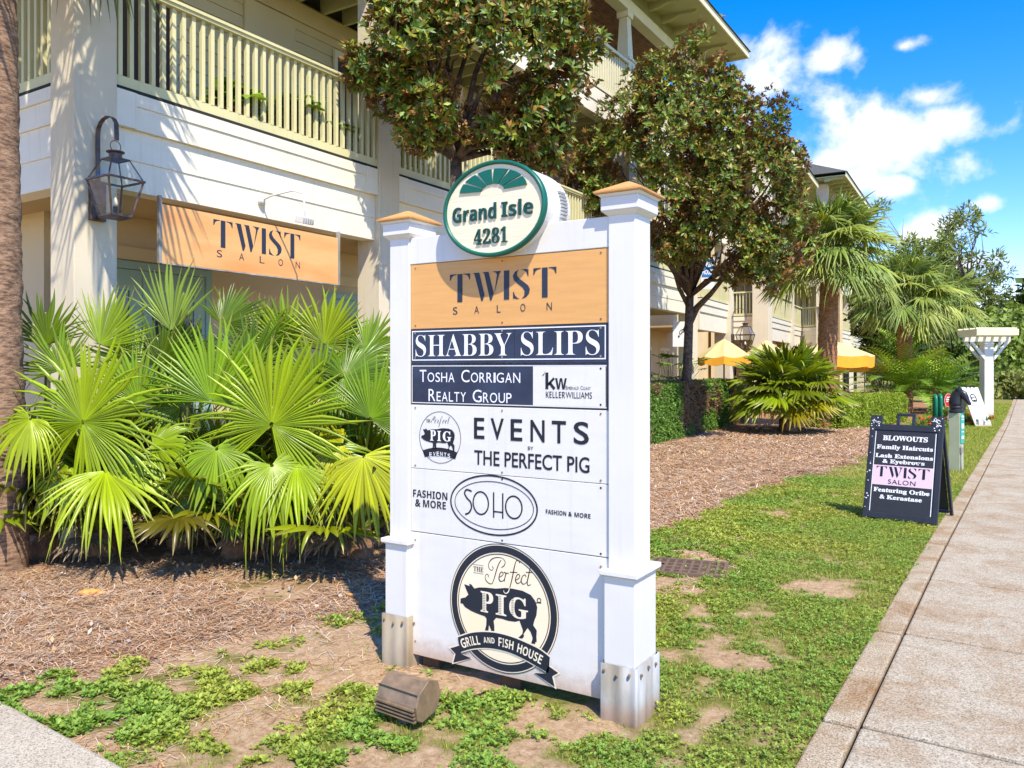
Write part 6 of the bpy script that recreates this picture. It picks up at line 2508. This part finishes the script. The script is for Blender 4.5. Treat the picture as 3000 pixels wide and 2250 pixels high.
# small banner on the far balcony, hanging shop sign, second lantern
q = at(1529, 590, 22.6)
bn = thing('balcony_banner', 'small blue, white and red banner on the balcony behind the forked trunk', 'banner', q)
b = MB()
b.hull8([q + RIGHT * a + Z * z + FWD * o for z in (-.45, .42) for a, o in ((-.19, 0), (.19, 0), (.19, .015), (-.19, .015))])
sh_ = b.build('cloth', M['sign_white'], bn)
f = Flat(q, RIGHT, Z, .003)
f.rect(-.17, .17, -.12, .40)
f.build('blue_block', mat('blue_ink', lin(40, 110, 170), .5), sh_)
f = Flat(q, RIGHT, Z, .0045)
f.text('OPEN', -.15, .15, .18, .32, offset=.02)
f.text('HOUSE', -.15, .15, -.04, .10, offset=.02)
f.build('lettering', M['white_ink'], sh_)
f = Flat(q, RIGHT, Z, .003)
f.rect(-.12, .08, -.22, -.16)
f.build('red_block', M['red_sign'], sh_)
q = at(1474, 722, 21.6)
ws = thing('projecting_sign', 'white square shop sign with black script under the porch, left of the forked trunk', 'sign', q)
b = MB()
b.hull8([q + RIGHT * a + Z * z + FWD * o for z in (-.34, .34) for a, o in ((-.26, 0), (.26, 0), (.26, .03), (-.26, .03))])
wb = b.build('board', M['sign_white'], ws, bevel=.005)
f = Flat(q, RIGHT, Z, .003)
f.text('𝓟𝓲', -.12, .14, -.12, .14, offset=.02)
f.build('lettering', M['ink'], wb)
lantern((-8.40, 27.95, 2.95), 'far lantern on the pale column above the nearest yellow umbrella', 1.5)


# potted plants on the balcony
def potted(x, y, z, h, n, lab, seed, col=(.20, .34, .03)):
    rng = np.random.default_rng(seed)
    root = thing('potted_plant', lab, 'plant', (x, y, z), 'potted plants on the balcony')
    b = MB()
    b.lathe((x, y, z), [(.13, 0), (.18, .30), (.20, .30), (.20, .34), (.16, .34)], 16)
    b.build('pot', M['brick'], root)
    parts = []
    for k in range(n):
        az = k * 2.4 + rng.uniform(-.3, .3)
        el = rng.uniform(.4, 1.4)
        dv = Vector((math.cos(az) * math.cos(el), math.sin(az) * math.cos(el), math.sin(el)))
        st = Vector((x, y, z + .32))
        H = st + dv * h * rng.uniform(.5, 1.0)
        ax = (dv * .5 + Vector((math.cos(az), math.sin(az), -.2))).normalized()
        parts.append(fan_geo(H, ax, Z, rng.uniform(.16, .28), 220, 7, .25, fused=.8, col=np.array(col) * rng.uniform(.6, 1.15), rng=rng, tipcol=col, pleat=.2, base=st, pet_r=.007))
    g = join_geo(parts)
    np_mesh('foliage', g[0], g[1], M['fan'], root, g[2])


potted(-7.80, 6.30, 4.36, .30, 34, 'low potted plant with broad bright leaves, at left behind the balcony railing', 1)
potted(-7.80, 7.25, 4.36, .42, 60, 'tall potted plant with many bright leaves at the middle of the balcony railing', 2)
potted(-7.80, 7.85, 4.36, .32, 36, 'potted plant with drooping leaves next to the second column on the balcony', 3)
potted(-8.15, 9.6, 4.36, .65, 36, 'potted plant behind the railing right of the second column', 4)
q = at(1425, 797, 20.4)
potted(q.x, q.y, .15, 1.0, 22, 'reddish potted plant under the porch beyond the hedge', 5, (.12, .12, .05))
q = at(1455, 797, 21)
potted(q.x, q.y, .15, 1.7, 40, 'tall bright leafy plant under the porch, left of the forked trunk', 6, (.22, .33, .03))

# red flowers by the rack
rng = np.random.default_rng(12)
for k, (px, d, lab) in enumerate(((2018, 22.0, 'patch of red bedding flowers left of the horse head post'), (2092, 23.6, 'patch of red bedding flowers below the white sandwich board'), (2048, 24.6, 'yellow green flower patch around the red stake sign'))):
    o = at(px, 797, d)
    root = thing('flower_patch', lab, 'flowers', (o.x, o.y, 0), 'flower patches by the path')
    n = 200
    P = np.stack([o.x + rng.normal(0, .24, n), o.y + rng.normal(0, .3, n), rng.uniform(.03, .26 if k < 2 else .5, n)], 1)
    A = unit(n, rng) + np.array([0, 0, 1.])
    A /= np.linalg.norm(A, axis=1)[:, None]
    g = leaf_cloud(P, A, 5, .07, .025, 70, rng, lambda N, k_: np.array([.14, .24, .03]) * rng.uniform(.6, 1.3, (N, 1)))
    np_mesh('leaves', g[0], g[1], M['weed'], root, g[2])
    sel = P[:70] + np.array([0, 0, .06])
    cc = [.55, .05, .03] if k < 2 else [.5, .38, .03]
    g = leaf_cloud(sel, A[:70], 5, .05, .022, 80, rng, lambda N, k_: np.array(cc) * rng.uniform(.6, 1.2, (N, 1)))
    np_mesh('blossoms', g[0], g[1], M['petal'], root, g[2])

# ------------------------------------------------------------------ ground cover
rng = np.random.default_rng(5)


def gz_at(x, y):
    return ground_z(x, y)


# pine straw
n = 340000
x = rng.uniform(-8.3, -1.5, n)
y = 1.6 + 22 * rng.random(n) ** 1.9
bm = bed_mask(x, y)
keep = (bm > -.02 + rng.normal(0, .04, n)) | ((rng.random(n) < .12) & (x < -1) & (bm > -1.4))
keep &= ~((y < walk_left(y) * 0 + 1.98 + (-.074) * (x + 4.3)) )
thin = fbm(x * 1.1, y * 1.1, 71)
keep &= rng.random(n) < np.clip(.95 + .7 * thin, .2, 1) * np.clip(1.1 - 1.0 * bare(x, y), .12, 1)
x, y = x[keep], y[keep]
N = len(x)
L = rng.uniform(.05, .16, N) * np.interp(y, [2, 8, 15, 24], [1, 1.3, 2, 3])
a = rng.uniform(0, math.pi * 2, N) + 1.2 * fbm(x * 1.5, y * 1.5, 77)
w = rng.uniform(.0010, .0020, N) * np.interp(y, [2, 5, 15, 24], [1, 1.4, 3.5, 6])
z = gz_at(x, y) + rng.uniform(.002, .035, N) * np.clip(bm[keep] * 4, .2, 1)
tl = rng.normal(0, .12, N) * L
d = np.stack([np.cos(a), np.sin(a)], 1)
s = np.stack([-d[:, 1], d[:, 0]], 1)
cv = rng.normal(0, .14, N) * L
V = np.zeros((N, 6, 3))
for i, t in enumerate((-.5, 0, .5)):
    base = np.stack([x, y], 1) + d * (L * t)[:, None] + s * (cv * (1 - 4 * t * t))[:, None]
    V[:, 2 * i, :2] = base - s * w[:, None]
    V[:, 2 * i + 1, :2] = base + s * w[:, None]
    V[:, 2 * i, 2] = V[:, 2 * i + 1, 2] = z + tl * t
i = np.arange(N)[:, None] * 6
F = np.concatenate([i + np.array([[0, 2, 3, 1]]), i + np.array([[2, 4, 5, 3]])])
pal = np.array([lin(194, 148, 104)[:3], lin(210, 176, 136)[:3], lin(176, 140, 110)[:3], lin(220, 200, 174)[:3], lin(142, 100, 68)[:3], lin(184, 170, 158)[:3]])
C = pal[rng.choice(6, N, p=[.24, .22, .16, .18, .12, .08])] * rng.uniform(.75, 1.15, (N, 1))
tag(np_mesh('pine_straw', V.reshape(-1, 3), F, M['straw'], None, np.repeat(C, 6, 0)), 'brown pine straw covering the planting bed', 'mulch', kind='stuff')

# bark and leaf litter flakes over the bed
n = 3500
x = rng.uniform(-7.5, -2.0, n)
y = 2 + 18 * rng.random(n) ** 1.4
keep = bed_mask(x, y) > 0
x, y = x[keep], y[keep]
N = len(x)
P = np.stack([x, y, gz_at(x, y) + .02], 1)
A = unit(N, rng) * .5 + np.array([0, 0, 1.])
A /= np.linalg.norm(A, axis=1)[:, None]
g = leaf_cloud(P, A, 1, .045, .014, 80, rng, lambda N_, k: pal[rng.choice(6, N_)] * rng.uniform(.4, .9, (N_, 1)))
tag(np_mesh('leaf_litter', g[0], g[1], M['straw'], None, g[2]), 'small dry leaf flakes scattered over the straw', 'leaf litter', kind='stuff')

# creeping weeds in the open soil
n = 240000
y = 1.9 + 11 * rng.random(n) ** 1.5
x = rng.uniform(-4.6, -.5, n)
gm = green_mask(x, y)
patch = fbm(x * 7, y * 7, 51, 3)
dens_ = np.clip((gm + np.interp(x, [-2.2, -1.5], [.75, .4]) * patch) * .95 - .02, 0, .8) * np.interp(x, [-2.2, -1.5], [.75, .8])
keep = (rng.random(n) < dens_) & (bed_mask(x, y) < .04) & (x < walk_left(y) + .01 + .05 * np.clip(fbm(y * 5, y * 0 + 3, 15), 0, 1)) & (y > 1.98 - .074 * (x + 4.3))
inside = (np.abs(x + 2.27) < .82) & (np.abs(y - 3.585) < .1)
grate = (np.abs(x + 2.3) < .36) & (np.abs(y - 6.45) < .3)
keep &= ~inside & ~(grate & (rng.random(n) < .92))
x, y = x[keep], y[keep]
N = len(x)
sz = np.interp(y, [2, 5, 12], [.030, .030, .042]) * rng.uniform(.5, 1.25, N)
P = np.stack([x, y, gz_at(x, y) + rng.uniform(.004, .04, N) * np.clip(dens_[keep] * 1.4, .3, 1)], 1)
A = unit(N, rng) * .45 + np.array([0, 0, 1.])
A /= np.linalg.norm(A, axis=1)[:, None]
Lw = np.repeat(.023 * np.interp(x, [-2.4, -1.5], [1, .62]) * rng.uniform(.6, 1.3, N), 4)
hue = np.clip(fbm(x * 1.4, y * 1.4, 61, 3) + .5, 0, 1)[:, None]
wc = np.array([.21, .35, .055]) * (1 - hue) + np.array([.34, .40, .065]) * hue
g = leaf_cloud(P, A, 4, Lw, Lw * .34, 68, rng, lambda N_, k: wc[k] * rng.uniform(.65, 1.3, (N_, 1)) + np.array([.10, .05, .0]) * (rng.random((N_, 1)) < .12), jit=0)
tag(np_mesh('creeping_weeds', g[0], g[1], M['weed'], None, g[2]), 'low creeping weeds growing in the sandy soil', 'weeds', kind='stuff')


def blades(name, x, y, h, w, cols, rng, lab):
    N = len(x)
    a = rng.uniform(0, 6.283, N)
    d = np.stack([np.cos(a), np.sin(a), np.zeros(N)], 1)
    ln = rng.normal(0, .6, (N, 2))
    b0 = np.stack([x, y, gz_at(x, y) - .004], 1)
    mid = b0 + np.stack([ln[:, 0] * h * .3, ln[:, 1] * h * .3, h * .6], 1)
    tip = b0 + np.stack([ln[:, 0] * h, ln[:, 1] * h, h * .85], 1)
    V = np.stack([b0 - d * w[:, None], b0 + d * w[:, None], mid + d * w[:, None] * .7, mid - d * w[:, None] * .7, tip], 1).reshape(-1, 3)
    i = np.arange(N)[:, None] * 5
    o = np_mesh(name, V, [i + np.array([[0, 1, 2, 3]]), i + np.array([[3, 2, 4]])], M['weed'], None, np.repeat(cols, 5, 0))
    return tag(o, lab, 'grass', kind='stuff')


n = 300000
y = 1.9 + 42 * rng.random(n) ** 2.2
x = rng.uniform(-3.4, .2, n)
gm = green_mask(x, y)
keep = (rng.random(n) < np.clip(gm * 1.6 + .12, .05, 1)) & (bed_mask(x, y) < .02) & (x < walk_left(y) + .03) & (y > 1.98 - .074 * (x + 4.3))
keep &= ~((np.abs(x + 2.27) < .80) & (np.abs(y - 3.585) < .1)) & ~((np.abs(x + 2.3) < .36) & (np.abs(y - 6.45) < .3))
x, y = x[keep], y[keep]
N = len(x)
k = np.interp(y, [2, 6, 12, 25, 44], [.7, .9, 1.1, 1.5, 2.2])
cols = np.array([.30, .37, .055]) * rng.uniform(.6, 1.35, (N, 1)) + np.array([.18, .11, .03]) * (rng.random((N, 1)) < .22)
blades('grass', x, y, .045 * k * rng.uniform(.5, 1.3, N), .0022 * k ** 1.8 * rng.uniform(.7, 1.3, N), cols, rng, 'short patchy grass of the lawn beside the path')

# a few bigger fallen leaves and a scrap of paper
for px, py, L_, w_, r_, lab in ((135, 1208, .10, .022, 1.0, 'small pale dry leaf at the foot of the left palm trunk'), (355, 1305, .07, .018, .3, 'tiny whitish dry leaf on the straw right of the big orange leaf'),
                                (510, 1332, .06, .012, 2.0, 'tiny yellow dry leaf in the straw near the edge of the weeds'), (760, 1292, .10, .012, .2, 'thin tan dry leaf on the straw left of the sign')):
    q = ground_at(px, py)
    dry_leaf(q.x, q.y, .02, L_, w_, r_, lab)
q = ground_at(1100, 1458)
b = MB()
b.hull8([q + Vector(v) for v in ((-.03, -.02, -.01), (.03, -.015, -.01), (.025, .02, -.01), (-.02, .02, -.01), (-.025, -.015, .018), (.02, -.01, .022), (.028, .014, .014), (-.015, .015, .02))])
tag(b.build('paper_scrap', M['sign_white'], None, bevel=.004), 'small white scrap on the soil in front of the sign', 'litter')
print("objects", len(bpy.data.objects), "polys", sum(len(o.data.polygons) for o in bpy.data.objects if o.type == 'MESH'))
